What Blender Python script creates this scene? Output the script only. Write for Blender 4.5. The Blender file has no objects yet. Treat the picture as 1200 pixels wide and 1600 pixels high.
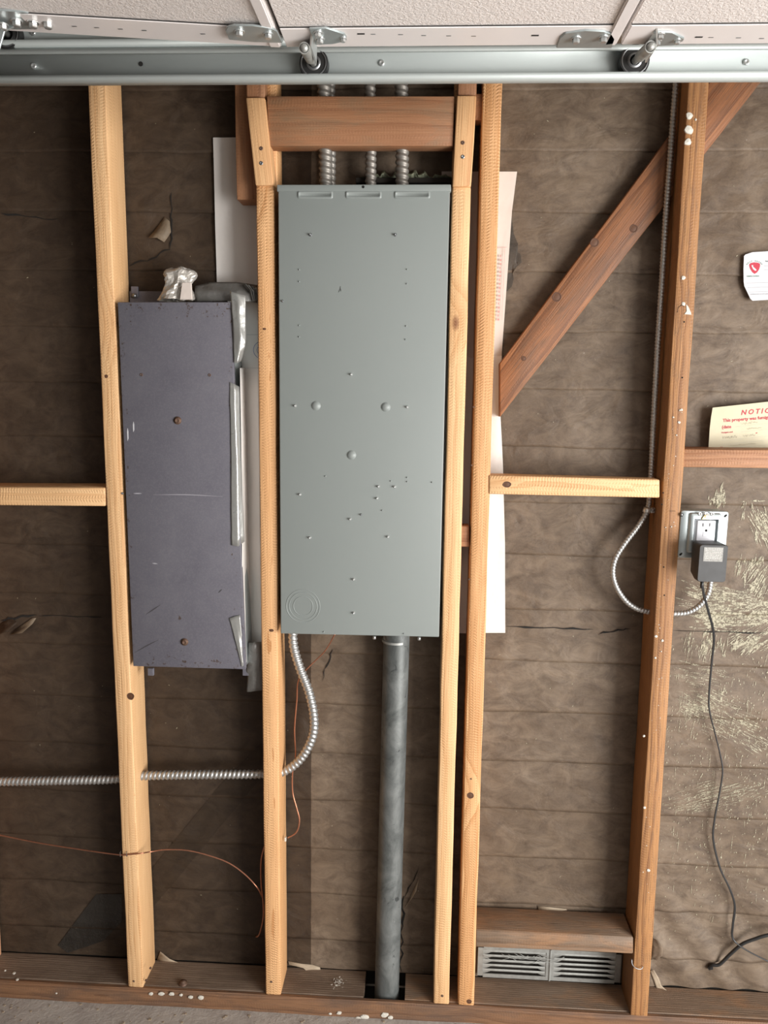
import bpy, bmesh, math, random
from mathutils import Vector, Matrix, noise
random.seed(7)
R = math.radians
SC = bpy.context.scene
COL = SC.collection

# ------------------------------------------------------------------ camera
CAM = Vector((0.0, -1.675, 1.51)); FPX = 1200.0
PITCH, YAW, ROLL = R(8.7), R(2.9), 0.015
fwd = Vector((-math.sin(YAW)*math.cos(PITCH), math.cos(YAW)*math.cos(PITCH), -math.sin(PITCH)))
r0 = fwd.cross(Vector((0, 0, 1))).normalized(); u0 = r0.cross(fwd)
CR = r0*math.cos(ROLL) + u0*math.sin(ROLL); CU = u0*math.cos(ROLL) - r0*math.sin(ROLL)
cd = bpy.data.cameras.new('camera'); cam = bpy.data.objects.new('camera', cd); COL.objects.link(cam)
cd.sensor_fit = 'VERTICAL'; cd.sensor_height = 36; cd.sensor_width = 27; cd.lens = 27; cd.clip_start = 0.02
cam.matrix_world = Matrix(((CR.x, CU.x, -fwd.x, CAM.x), (CR.y, CU.y, -fwd.y, CAM.y), (CR.z, CU.z, -fwd.z, CAM.z), (0, 0, 0, 1)))
SC.camera = cam
# ------------------------------------------------------------------ world, light, exposure
w = bpy.data.worlds.new('world'); SC.world = w; w.use_nodes = True
w.node_tree.nodes['Background'].inputs[0].default_value = (0.86, 0.93, 1.0, 1)
w.node_tree.nodes['Background'].inputs[1].default_value = 0.13
def area(name, loc, tgt, sx, sy, power, col):
    ld = bpy.data.lights.new(name, 'AREA'); ld.shape = 'RECTANGLE'; ld.size = sx; ld.size_y = sy; ld.energy = power; ld.color = col
    o = bpy.data.objects.new(name, ld); COL.objects.link(o); o.location = loc
    o.rotation_euler = (Vector(tgt) - Vector(loc)).to_track_quat('-Z', 'Y').to_euler()
    return o
area('doorway_daylight', (2.75, -2.4, 1.02), (0.0, 0.0, 0.8), 1.9, 1.8, 240, (1.0, 0.985, 0.96))
area('driveway_bounce', (1.7, -2.5, 0.12), (-0.2, -0.5, 1.7), 2.2, 1.8, 48, (1.0, 0.97, 0.93))
SC.view_settings.view_transform = 'Standard'; SC.view_settings.look = 'None'
SC.view_settings.exposure = -0.07; SC.view_settings.gamma = 1.0; SC.view_settings.use_curve_mapping = False

# ------------------------------------------------------------------ geometry helpers
def at(px, py, Y):
    """point on the plane y = Y seen at picture position px, py (1200 x 1600 frame)"""
    d = fwd + CR*((px-600)/FPX) + CU*((800-py)/FPX)
    return CAM + d*((Y-CAM.y)/d.y)
def atz(px, py, Z):
    d = fwd + CR*((px-600)/FPX) + CU*((800-py)/FPX)
    return CAM + d*((Z-CAM.z)/d.z)
W = {}
def place(o, mw, parent=None):
    COL.objects.link(o); W[o.name] = mw.copy()
    if parent is not None:
        o.parent = parent; o.matrix_parent_inverse = W[parent.name].inverted()
    o.matrix_basis = mw
def tag(o, label, cat, group=None, kind=None):
    if label: o['label'] = label
    if cat: o['category'] = cat
    if group: o['group'] = group
    if kind: o['kind'] = kind
    return o
def thing(name, loc, label, cat, group=None):
    o = bpy.data.objects.new(name, None); o.empty_display_size = .02
    place(o, Matrix.Translation(loc)); return tag(o, label, cat, group)
def mk(name, verts, faces, m, parent=None, smooth=False, rot=None, origin=None):
    """verts in world coordinates; the object gets its own origin (and rotation)"""
    if origin is None:
        origin = sum((Vector(v) for v in verts), Vector())/max(1, len(verts))
    mw = Matrix.Translation(origin) @ (rot.to_4x4() if rot else Matrix())
    inv = mw.inverted()
    me = bpy.data.meshes.new(name)
    me.from_pydata([inv @ Vector(v) for v in verts], [], faces); me.update()
    if smooth: me.polygons.foreach_set('use_smooth', [True]*len(me.polygons))
    me.materials.append(m)
    o = bpy.data.objects.new(name, me); place(o, mw, parent); return o
class G:
    def __init__(s): s.v = []; s.f = []
    def add(s, v, f):
        n = len(s.v); s.v += [Vector(a) for a in v]; s.f += [tuple(i+n for i in q) for q in f]; return s
    def bm(s, b):
        b.verts.index_update(); return s.add([v.co.copy() for v in b.verts], [[v.index for v in f.verts] for f in b.faces])
    def box(s, a, b, bev=0, seg=1):
        b_ = bmesh.new(); bmesh.ops.create_cube(b_, size=1)
        for v in b_.verts: v.co = Vector(((a[i]+b[i])/2 + v.co[i]*abs(b[i]-a[i]) for i in range(3)))
        if bev: bmesh.ops.bevel(b_, geom=b_.edges[:], offset=bev, segments=seg, affect='EDGES', profile=.5)
        s.bm(b_); b_.free(); return s
    def prism(s, poly, y0, y1, bev=0, seg=1):
        """poly: list of (x,z) points, extruded from y0 (front) to y1"""
        b_ = bmesh.new()
        A = [b_.verts.new((p[0], y0, p[-1])) for p in poly]; B = [b_.verts.new((p[0], y1, p[-1])) for p in poly]
        n = len(poly); b_.faces.new(A); b_.faces.new(B[::-1])
        for i in range(n): b_.faces.new((A[i], B[i], B[(i+1) % n], A[(i+1) % n]))
        bmesh.ops.recalc_face_normals(b_, faces=b_.faces[:])
        if bev: bmesh.ops.bevel(b_, geom=b_.edges[:], offset=bev, segments=seg, affect='EDGES', profile=.5)
        s.bm(b_); b_.free(); return s
    def cyl(s, a, b, r, n=16, r2=None, cap=True):
        a, b = Vector(a), Vector(b); r2 = r if r2 is None else r2
        d = (b-a).normalized(); u = d.orthogonal().normalized(); v = d.cross(u)
        P = [a+(u*math.cos(2*math.pi*i/n)+v*math.sin(2*math.pi*i/n))*r for i in range(n)]
        Q = [b+(u*math.cos(2*math.pi*i/n)+v*math.sin(2*math.pi*i/n))*r2 for i in range(n)]
        F = [(i, (i+1) % n, n+(i+1) % n, n+i) for i in range(n)]
        if cap: F += [tuple(range(n))[::-1], tuple(range(n, 2*n))]
        return s.add(P+Q, F)
    def lathe(s, c, ax, prof, n=20):
        """prof: list of (distance along ax, radius)"""
        c = Vector(c); d = Vector(ax).normalized(); u = d.orthogonal().normalized(); v = d.cross(u)
        V = []; F = []
        for h, r in prof:
            for i in range(n):
                V.append(c+d*h+(u*math.cos(2*math.pi*i/n)+v*math.sin(2*math.pi*i/n))*max(r, 1e-5))
        for k in range(len(prof)-1):
            for i in range(n): F.append((k*n+i, k*n+(i+1) % n, (k+1)*n+(i+1) % n, (k+1)*n+i))
        return s.add(V, F)
    def tube(s, pts, r, n=8, cap=True):
        pts = [Vector(p) for p in pts]; u = None; V = []; F = []
        for i, p in enumerate(pts):
            d = (pts[min(i+1, len(pts)-1)]-pts[max(i-1, 0)]).normalized()
            u = d.orthogonal().normalized() if u is None else (u-d*u.dot(d)).normalized()
            v = d.cross(u); rr = r(i) if callable(r) else r
            for k in range(n):
                rk = rr(k) if callable(rr) else rr
                a = 2*math.pi*k/n; V.append(p+(u*math.cos(a)+v*math.sin(a))*rk)
        for i in range(len(pts)-1):
            for k in range(n): F.append((i*n+k, i*n+(k+1) % n, (i+1)*n+(k+1) % n, (i+1)*n+k))
        if cap: F += [tuple(range(n))[::-1], tuple((len(pts)-1)*n+k for k in range(n))]
        return s.add(V, F)
    def mk(s, name, m, parent=None, smooth=False, **k): return mk(name, s.v, s.f, m, parent, smooth, **k)
def smooth_by_angle(o, ang=40):
    me = o.data; bm_ = bmesh.new(); bm_.from_mesh(me)
    for f in bm_.faces: f.smooth = True
    for e in bm_.edges:
        if len(e.link_faces) == 2 and e.calc_face_angle(0) > R(ang): e.smooth = False
    bm_.to_mesh(me); bm_.free(); return o
def spline(pts, step):
    P = [Vector(p) for p in pts]; P = [P[0]*2-P[1]] + P + [P[-1]*2-P[-2]]
    out = []
    for i in range(1, len(P)-2):
        a, b, c, d = P[i-1:i+3]; n = 24
        for k in range(n):
            t = k/n
            out.append(.5*((2*b)+(c-a)*t+(2*a-5*b+4*c-d)*t*t+(3*b-a-3*c+d)*t**3))
    out.append(P[-2])
    res = [out[0]]; acc = 0
    for a, b in zip(out, out[1:]):
        L = (b-a).length
        if L < 1e-9: continue
        pos = step-acc
        while pos <= L: res.append(a+(b-a)*(pos/L)); pos += step
        acc = (acc+L) % step
    return res

# ------------------------------------------------------------------ materials
def new_mat(name):
    m = bpy.data.materials.new(name); m.use_nodes = True; nt = m.node_tree
    return m, nt, nt.nodes['Principled BSDF']
class N:
    def __init__(s, nt): s.nt = nt
    def n(s, t, **k):
        x = s.nt.nodes.new(t)
        for a, b in k.items(): setattr(x, a, b)
        return x
    def l(s, a, b): s.nt.links.new(a, b)
    def val(s, inp, x):
        if hasattr(x, 'links'): s.l(x, inp)
        else: inp.default_value = x
    def math(s, op, a, b=0.0, c=None, clamp=False):
        x = s.n('ShaderNodeMath', operation=op); x.use_clamp = clamp
        s.val(x.inputs[0], a); s.val(x.inputs[1], b)
        if c is not None: s.val(x.inputs[2], c)
        return x.outputs[0]
    def mix(s, f, a, b, mode='MIX'):
        x = s.n('ShaderNodeMix', data_type='RGBA', blend_type=mode)
        s.val(x.inputs[0], f); s.val(x.inputs[6], a); s.val(x.inputs[7], b); return x.outputs[2]
    def noise(s, vec, scale, detail=3, rough=.55, dist=0):
        x = s.n('ShaderNodeTexNoise'); s.l(vec, x.inputs['Vector'])
        x.inputs['Scale'].default_value = scale; x.inputs['Detail'].default_value = detail
        x.inputs['Roughness'].default_value = rough; x.inputs['Distortion'].default_value = dist; return x.outputs['Fac']
    def scale(s, vec, v):
        x = s.n('ShaderNodeVectorMath', operation='MULTIPLY'); s.l(vec, x.inputs[0]); x.inputs[1].default_value = v; return x.outputs[0]
    def ramp(s, f, lo, hi):
        x = s.n('ShaderNodeMapRange'); s.val(x.inputs[0], f); x.inputs[1].default_value = lo; x.inputs[2].default_value = hi; return x.outputs[0]
    def bump(s, h, strength, dist, nrm=None):
        x = s.n('ShaderNodeBump'); s.l(h, x.inputs['Height']); x.inputs['Strength'].default_value = strength; x.inputs['Distance'].default_value = dist
        if nrm is not None: s.l(nrm, x.inputs['Normal'])
        return x.outputs[0]
def c4(c): return (*c, 1)
def wood(name, light, dark, knot, ring=.0065, ringamt=.75, fib=.35, blot=.35, stain=None, rough=.62, kprob=.12, saw=.35, aged=0.0):
    m, nt, b = new_mat(name); q = N(nt)
    tc = q.n('ShaderNodeTexCoord').outputs['Object']; oi = q.n('ShaderNodeObjectInfo').outputs['Random']
    off = q.n('ShaderNodeVectorMath', operation='ADD'); q.l(tc, off.inputs[0])
    cx = q.n('ShaderNodeCombineXYZ'); q.l(q.math('MULTIPLY', oi, .05), cx.inputs[0]); q.l(q.math('MULTIPLY', oi, .03), cx.inputs[1]); q.l(q.math('MULTIPLY', oi, 9.7), cx.inputs[2])
    q.l(cx.outputs[0], off.inputs[1]); P = off.outputs[0]
    n1 = q.noise(q.scale(P, (9, 9, 1.6)), 1.0, 2, .5)
    n2 = q.noise(q.scale(P, (60, 60, 9)), 1.0, 2, .5)
    sx = q.n('ShaderNodeSeparateXYZ'); q.l(P, sx.inputs[0])
    # knots
    vo = q.n('ShaderNodeTexVoronoi'); q.l(q.scale(P, (9, 9, 4.5)), vo.inputs['Vector']); vo.inputs['Scale'].default_value = 1.0
    vcol = q.n('ShaderNodeSeparateColor'); q.l(vo.outputs['Color'], vcol.inputs[0])
    on = q.math('LESS_THAN', vcol.outputs[0], kprob)
    kd = q.math('MULTIPLY', vo.outputs['Distance'], 1.0)
    kn = q.math('MULTIPLY', q.ramp(kd, .10, .05), on, clamp=True)
    kw = q.math('MULTIPLY', q.ramp(kd, .45, .05), on, clamp=True)
    x = q.math('ADD', q.math('ADD', sx.outputs[0], -.035), q.math('MULTIPLY', q.math('SUBTRACT', n1, .5), .05))
    y = q.math('ADD', sx.outputs[1], .055)
    r = q.math('SQRT', q.math('ADD', q.math('MULTIPLY', x, x), q.math('MULTIPLY', y, y)))
    r = q.math('ADD', r, q.math('MULTIPLY', q.math('SUBTRACT', n2, .5), .0028))
    r = q.math('ADD', r, q.math('MULTIPLY', kw, .012))
    fr = q.math('FRACT', q.math('DIVIDE', r, ring))
    late = q.math('POWER', fr, 2.6)
    fibn = q.noise(q.scale(P, (420, 420, 9)), 1.0, 2, .6)
    fibc = q.ramp(fibn, .35, .7)
    blo = q.ramp(q.noise(q.scale(P, (16, 16, 3.0)), 1.0, 3, .6), .3, .72)
    f = q.math('ADD', q.math('MULTIPLY', late, ringamt), q.math('MULTIPLY', fibc, fib))
    f = q.math('ADD', f, q.math('MULTIPLY', blo, blot), clamp=True)
    col = q.mix(f, c4(light), c4(dark))
    col = q.mix(q.math('MULTIPLY', kw, .45, clamp=True), col, c4(dark))
    col = q.mix(kn, col, c4(knot))
    if stain:
        s1 = q.ramp(q.noise(q.scale(P, (22, 22, 7)), 1.0, 5, .65, .6), .46, .66)
        col = q.mix(q.math('MULTIPLY', s1, stain[1]), col, c4(stain[0]))
    if aged:
        s2 = q.ramp(q.noise(q.scale(P, (220, 220, 22)), 1.0, 4, .7), .5, .68)
        col = q.mix(q.math('MULTIPLY', s2, aged), col, (.07, .045, .03, 1))
    # rough sawn ripple
    sw = q.math('SINE', q.math('ADD', q.math('MULTIPLY', sx.outputs[2], 980), q.math('MULTIPLY', n2, 16)))
    msk = q.ramp(q.noise(q.scale(P, (190, 190, 5)), 1.0, 2, .5), .42, .6)
    tick = q.math('MULTIPLY', q.ramp(sw, .1, .9), q.math('MULTIPLY', msk, saw*.55, clamp=True), clamp=True)
    col = q.mix(tick, col, c4(tuple(x*.72 for x in dark)))
    q.l(col, b.inputs['Base Color']); b.inputs['Roughness'].default_value = rough
    h = q.math('ADD', q.math('MULTIPLY', q.math('MULTIPLY', sw, msk), saw), q.math('MULTIPLY', fibn, 1.4))
    h = q.math('SUBTRACT', h, q.math('MULTIPLY', late, .5))
    q.l(q.bump(h, .55, .0013), b.inputs['Normal'])
    return m
def plain(name, col, rough=.5, metal=0.0, var=0.0, vscale=30, bump=0.0, bscale=300, bdist=.0005, col2=None, spec=None, aniso=None, trans=0):
    m, nt, b = new_mat(name); q = N(nt)
    b.inputs['Roughness'].default_value = rough; b.inputs['Metallic'].default_value = metal
    tc = q.n('ShaderNodeTexCoord').outputs['Object']
    if var:
        n = q.noise(tc if not aniso else q.scale(tc, aniso), vscale, 5, .62)
        c2 = col2 or tuple(x*.45 for x in col)
        q.l(q.mix(q.math('MULTIPLY', q.ramp(n, .38, .68), var), c4(col), c4(c2)), b.inputs['Base Color'])
        q.l(q.math('ADD', q.math('MULTIPLY', n, .25), rough-.12), b.inputs['Roughness'])
    else: b.inputs['Base Color'].default_value = c4(col)
    if spec is not None: b.inputs['Specular IOR Level'].default_value = spec
    if trans: b.inputs['Transmission Weight'].default_value = trans
    if bump: q.l(q.bump(q.noise(tc, bscale, 3, .6), bump, bdist), b.inputs['Normal'])
    return m
M = {}
M['new'] = wood('fresh_fir', (.76, .45, .22), (.52, .25, .095), (.20, .07, .03), saw=.75)
M['pale'] = wood('pale_fir', (.78, .51, .27), (.56, .29, .12), (.25, .11, .05), ringamt=.45, saw=.4)
M['pink'] = wood('pink_fir', (.74, .43, .25), (.5, .235, .115), (.2, .08, .035), saw=.6)
M['end'] = wood('block_fir', (.78, .49, .25), (.48, .23, .09), (.2, .08, .03), ring=.009, saw=.1, kprob=.2)
M['header'] = wood('header_fir', (.36, .175, .085), (.24, .10, .045), (.12, .05, .02), ring=.016, ringamt=.5, stain=((.19, .14, .085), .55), kprob=.1, saw=.1)
M['redblk'] = wood('red_fir', (.40, .20, .10), (.25, .105, .045), (.12, .04, .02), saw=.2, aged=.25)
M['old'] = wood('old_fir', (.40, .195, .070), (.21, .088, .03), (.10, .035, .015), ring=.0055, aged=.45, saw=.2)
M['brace'] = wood('brace_fir', (.33, .135, .052), (.15, .055, .02), (.06, .022, .012), ring=.010, stain=((.10, .052, .03), .6), aged=.4, saw=.1, kprob=.3)
M['grey'] = wood('weathered_fir', (.26, .185, .13), (.15, .095, .06), (.10, .06, .035), ring=.006, stain=((.36, .18, .08), .5), aged=.4, saw=.1)
M['sill'] = wood('sill_fir', (.25, .185, .135), (.14, .095, .066), (.06, .035, .02), ring=.007, stain=((.10, .065, .045), .6), aged=.4, saw=.1)
M['silledge'] = wood('sill_edge_fir', (.26, .135, .07), (.14, .065, .03), (.06, .035, .02), ring=.006, stain=((.09, .06, .045), .6), aged=.4, saw=.1)
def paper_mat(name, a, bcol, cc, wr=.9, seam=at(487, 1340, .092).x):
    m, nt, b = new_mat(name); q = N(nt); tc = q.n('ShaderNodeTexCoord').outputs['Object']
    geo = q.n('ShaderNodeNewGeometry').outputs['Position']
    big = q.ramp(q.noise(geo, 3.2, 4, .6, .4), .35, .68); mid = q.ramp(q.noise(q.scale(geo, (1, 1, 1.7)), 17, 5, .68, .8), .34, .7)
    fine = q.ramp(q.noise(geo, 230, 3, .7), .3, .75)
    sxx = q.n('ShaderNodeSeparateXYZ'); q.l(geo, sxx.inputs[0])
    col = q.mix(big, c4(a), c4(bcol)); col = q.mix(q.math('MULTIPLY', mid, .95), col, c4(cc)); col = q.mix(q.math('MULTIPLY', fine, .22), col, c4(tuple(x*1.5 for x in a)))
    sp = q.ramp(q.noise(geo, 95, 2, .6), .74, .80)
    col = q.mix(q.math('MULTIPLY', sp, .35), col, (.4, .36, .3, 1))
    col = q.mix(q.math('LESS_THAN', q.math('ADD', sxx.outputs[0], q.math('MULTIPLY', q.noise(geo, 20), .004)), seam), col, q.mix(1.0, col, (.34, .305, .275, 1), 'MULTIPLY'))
    q.l(col, b.inputs['Base Color']); b.inputs['Roughness'].default_value = .62; b.inputs['Specular IOR Level'].default_value = .35
    h = q.math('ADD', q.noise(q.scale(geo, (1, 1, 1.5)), 13, 4, .5, .6), q.math('MULTIPLY', q.noise(geo, 420, 2, .6), .04))
    q.l(q.bump(h, wr, .006), b.inputs['Normal']); return m
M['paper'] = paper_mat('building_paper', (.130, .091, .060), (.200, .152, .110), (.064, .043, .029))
M['patchpaper'] = paper_mat('lighter_building_paper', (.15, .11, .072), (.175, .132, .09), (.10, .072, .048), seam=-9)
M['darkpaper'] = paper_mat('dark_building_paper', (.06, .045, .034), (.08, .062, .045), (.035, .027, .02))
M['ghost'] = paper_mat('stained_building_paper', (.092, .064, .040), (.14, .104, .070), (.05, .033, .022))
M['shinypaper'] = plain('shiny_black_felt', (.03, .026, .022), .32, var=.5, bump=.9, bscale=60, bdist=.004)
M['panelgrey'] = plain('grey_green_enamel', (.225, .247, .238), .42, var=.10, vscale=9, col2=(.205, .225, .217), bump=.06, bscale=900, bdist=.0003)
def oldpanel():
    m, nt, b = new_mat('old_violet_grey_enamel'); q = N(nt); tc = q.n('ShaderNodeTexCoord').outputs['Object']
    base = q.mix(q.ramp(q.noise(tc, 6, 5, .7, .5), .35, .7), (.105, .100, .122, 1), (.132, .127, .148, 1))
    base = q.mix(q.math('MULTIPLY', q.ramp(q.noise(tc, 320, 2, .6), .45, .7), .25), base, (.20, .19, .2, 1))
    sx = q.n('ShaderNodeSeparateXYZ'); q.l(tc, sx.inputs[0])
    ex = q.math('ABSOLUTE', sx.outputs[0]); ez = q.math('ABSOLUTE', sx.outputs[2])
    edge = q.math('MAXIMUM', q.ramp(ex, .100, .119), q.ramp(ez, .345, .385))
    ch = q.noise(tc, 85, 5, .7)
    rust = q.ramp(q.math('ADD', q.math('MULTIPLY', edge, .13), ch), .72, .77)
    spot = q.ramp(q.noise(q.scale(tc, (1, 1, .6)), 48, 3, .5), .755, .775)
    col = q.mix(rust, base, (.055, .035, .026, 1)); col = q.mix(spot, col, (.07, .05, .045, 1))
    sc = q.ramp(q.noise(q.scale(tc, (6, 1, 70)), 1.6, 2, .5), .80, .82)
    col = q.mix(q.math('MULTIPLY', sc, .4), col, (.4, .39, .41, 1))
    q.l(col, b.inputs['Base Color']); b.inputs['Roughness'].default_value = .5
    q.l(q.bump(q.noise(tc, 500, 3, .6), .08, .0004), b.inputs['Normal']); return m
M['oldpanel'] = oldpanel()
M['galv'] = plain('galvanised_steel', (.50, .55, .555), .42, .75, var=.35, vscale=26, col2=(.34, .38, .385))
M['track'] = plain('track_steel', (.50, .54, .53), .5, .3, var=.4, vscale=11, col2=(.40, .435, .43), aniso=(.5, 3, 3))
M['zinc'] = plain('bright_zinc', (.66, .67, .66), .3, .8, var=.2, vscale=40, col2=(.5, .51, .5))
M['flex'] = plain('flexible_steel', (.50, .50, .49), .40, .8, var=.3, vscale=40, col2=(.40, .39, .37))
M['flexdark'] = plain('dull_flexible_steel', (.26, .24, .215), .5, .6, var=.4, vscale=40, col2=(.2, .185, .165))
def pipe_mat():
    m, nt, b = new_mat('mottled_galvanised_pipe'); q = N(nt); tc = q.n('ShaderNodeTexCoord').outputs['Object']
    a = q.ramp(q.noise(q.scale(tc, (1, 1, .7)), 16, 5, .7, .5), .36, .66)
    col = q.mix(a, (.19, .20, .195, 1), (.075, .082, .08, 1))
    d = q.ramp(q.noise(tc, 52, 3, .6, 1.0), .66, .70); col = q.mix(q.math('MULTIPLY', d, .8), col, (.035, .038, .038, 1))
    l = q.ramp(q.noise(q.scale(tc, (1, 1, .5)), 75, 3, .6, 1.5), .74, .77); col = q.mix(q.math('MULTIPLY', l, .7), col, (.5, .52, .5, 1))
    q.l(col, b.inputs['Base Color']); b.inputs['Roughness'].default_value = .48; b.inputs['Metallic'].default_value = .35; return m
M['pipe'] = pipe_mat()
M['vent'] = plain('dusty_vent_steel', (.38, .385, .365), .5, .5, var=.6, vscale=45, col2=(.22, .21, .19))
M['wrap'] = plain('white_house_wrap', (.68, .65, .62), .42, var=.12, vscale=12, col2=(.57, .54, .51), bump=.35, bscale=14, bdist=.01)
M['wrapback'] = plain('buff_house_wrap', (.60, .53, .48), .55, var=.15, vscale=12, col2=(.5, .43, .38), bump=.3, bscale=14, bdist=.01)
M['tape'] = plain('silver_duct_tape', (.33, .33, .315), .3, .35, var=.3, vscale=22, col2=(.28, .275, .26), bump=.5, bscale=45, bdist=.003)
M['tapedark'] = plain('dull_duct_tape', (.17, .165, .155), .42, .1, var=.4, vscale=30, col2=(.09, .085, .08), bump=.6, bscale=50, bdist=.004)
M['foil'] = plain('crumpled_silver_wrap', (.52, .49, .45), .36, .45, var=.4, vscale=30, col2=(.34, .31, .27), bump=.6, bscale=30, bdist=.004)
def door_mat():
    m, nt, b = new_mat('stippled_white_door'); q = N(nt); tc = q.n('ShaderNodeTexCoord').outputs['Object']
    b.inputs['Base Color'].default_value = (.80, .75, .725, 1); b.inputs['Roughness'].default_value = .42
    q.l(q.bump(q.noise(tc, 190, 3, .55, .8), .75, .0022), b.inputs['Normal']); return m
M['stucco'] = door_mat()
M['white'] = plain('smooth_white_paint', (.80, .76, .75), .35, var=.08, vscale=20, col2=(.66, .62, .6))
M['rim'] = plain('dark_seam', (.05, .047, .045), .7)
M['black'] = plain('black_plastic', (.022, .022, .023), .42)
M['rubber'] = plain('black_rubber', (.02, .02, .02), .38)
M['adapter'] = plain('charcoal_plastic', (.034, .034, .035), .55, var=.3, vscale=60, col2=(.05, .048, .046), bump=.2, bscale=900, bdist=.0003)
M['hole'] = plain('dark_hole', (.006, .005, .004), .9)
M['void'] = plain('dark_void', (.02, .016, .012), .9)
M['nailgrey'] = plain('steel_screw', (.30, .31, .32), .35, .9)
M['rust'] = plain('rusty_steel', (.10, .052, .033), .6, .4, var=.5, vscale=200, col2=(.2, .14, .10))
M['brass'] = plain('brass', (.75, .58, .28), .3, .9)
M['copper'] = plain('copper_wire', (.60, .27, .17), .33, .85, var=.5, vscale=60, col2=(.3, .13, .08))
M['recept'] = plain('grey_white_plastic', (.66, .66, .70), .4)
M['cream'] = plain('cream_paint', (.60, .55, .40), .55, var=.35, vscale=80, col2=(.40, .36, .27))
def paint_alpha():
    m, nt, b = new_mat('wiped_cream_paint'); q = N(nt); g_ = q.n('ShaderNodeNewGeometry').outputs['Position']
    b.inputs['Base Color'].default_value = (.36, .325, .23, 1); b.inputs['Roughness'].default_value = .6
    n_ = q.noise(q.scale(g_, (1, 1, 1)), 150, 4, .7, 1.0); q.l(q.math('ADD', q.ramp(n_, .43, .56), .10, clamp=True), b.inputs['Alpha'])
    return m
M['wiped'] = paint_alpha()
M['dot'] = plain('white_paint_blob', (.62, .59, .52), .55, var=.4, vscale=300, col2=(.35, .32, .28))
M['sheet'] = plain('white_form_paper', (.52, .52, .54), .6)
M['notice'] = plain('cream_notice_paper', (.52, .47, .33), .6, var=.15, vscale=40, col2=(.46, .41, .285))
M['red'] = plain('red_ink', (.42, .018, .04), .6); M['faintred'] = plain('faded_red_ink', (.50, .27, .25), .6)
M['ink'] = plain('grey_ink', (.12, .13, .13), .6); M['greenink'] = plain('green_ink', (.10, .20, .14), .6)
M['pencil'] = plain('faint_pencil', (.48, .45, .38), .6); M['rule'] = plain('printed_rule', (.25, .25, .27), .6)
M['blue'] = plain('blue_ink', (.10, .16, .42), .5)
M['labelp'] = plain('worn_grey_label', (.30, .29, .27), .5, var=.7, vscale=330, col2=(.12, .12, .11))
M['labelt'] = plain('pale_label_print', (.52, .50, .47), .5)
M['torn'] = plain('torn_paper_edge', (.36, .29, .21), .8, var=.4, vscale=70, col2=(.2, .15, .1))
M['insul'] = plain('greenish_insulation', (.34, .36, .25), .85, var=.6, vscale=60, col2=(.09, .085, .05), bump=.6, bscale=90, bdist=.004)
M['room'] = plain('dim_garage_finish', (.25, .22, .19), .8, var=.3, vscale=4)
def conc():
    m, nt, b = new_mat('dusty_concrete'); q = N(nt); g = q.n('ShaderNodeNewGeometry').outputs['Position']
    col = q.mix(q.ramp(q.noise(g, 9, 5, .65, .5), .35, .68), (.46, .42, .38, 1), (.32, .285, .26, 1))
    col = q.mix(q.ramp(q.noise(g, 130, 4, .7), .58, .75), col, (.42, .40, .37, 1))
    col = q.mix(q.ramp(q.noise(g, 60, 3, .6), .68, .75), col, (.09, .075, .06, 1))
    q.l(col, b.inputs['Base Color']); b.inputs['Roughness'].default_value = .85
    q.l(q.bump(q.noise(g, 70, 5, .7), .6, .004), b.inputs['Normal']); return m
M['concrete'] = conc()

# ------------------------------------------------------------------ setting: shell
g = G(); g.box((-3.2, -5.2, -.16), (6, .35, 0)); fl = g.mk('floor', M['concrete']); tag(fl, None, None, kind='structure')
g = G(); g.box((-3.2, -5.2, 2.62), (2.1, .35, 2.70)); tag(g.mk('ceiling', M['room']), None, None, kind='structure')
g = G(); g.box((-3.28, -5.2, 0), (-3.2, .2, 2.62)); tag(g.mk('wall_left', M['room']), None, None, kind='structure')

# building paper over boards: horizontal courses, each its own wavy strip lapping the one below
CH = .127; Z0 = at(300, 1388, .094).z - 2*CH
def edge_z(k, x): return Z0 + k*CH + .006*(noise.noise((x*2.1, k*7.3, 1.7))) + .003*noise.noise((x*9, k*3.1, 5.2))
def relief(x, z):
    h = .0034*noise.fractal((x*3.1, z*5.2, 3.3), 1.0, 2.1, 3) + .0010*noise.noise((x*26, z*38, 8.8))
    # diagonal creases low in the right bay, and a pull near the pest form
    a = max(0, min(1, (x-.42)/.1))*max(0, min(1, (.34-z)/.12)); h += a*.0035*math.sin((x*1.0+z*.75)*62+2*noise.noise((x*6, z*6, 0)))
    a = max(0, min(1, (x-.35)/.1))*max(0, min(1, (z-1.75)/.1)); h += a*.003*abs(noise.noise((x*14+z*9, z*11-x*8, 4)))*2
    return h
def paperY(x, z, k=None):
    if k is None:
        k = int((z-Z0)/CH)
        if z < edge_z(k, x): k -= 1
        if z >= edge_z(k+1, x): k += 1
    e0, e1 = edge_z(k, x), edge_z(k+1, x); t = (z-e0)/(e1-e0)
    lap = .0036*max(0, 1-t)**1.6 - .0012
    return .0955 - relief(x, z) - lap
VX0, VX1 = at(744, 1510, .09).x, at(974, 1510, .09).x
VZ0, VZ1 = at(744, 1532, .09).z - .004, at(744, 1472, .09).z + .012
g = G(); g.box((-3.2, .104, -.02), (1.9, .15, 2.62)); wall = g.mk('wall_back', M['void']); tag(wall, None, None, kind='structure')
ZB = .046
xs = [-1.7+i*.05 for i in range(12)]; xs += [xs[-1]+.0085*(i+1) for i in range(int((1.12-xs[-1])/.0085))]; xs += [xs[-1]+.05*(i+1) for i in range(10)]
k = 0
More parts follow.
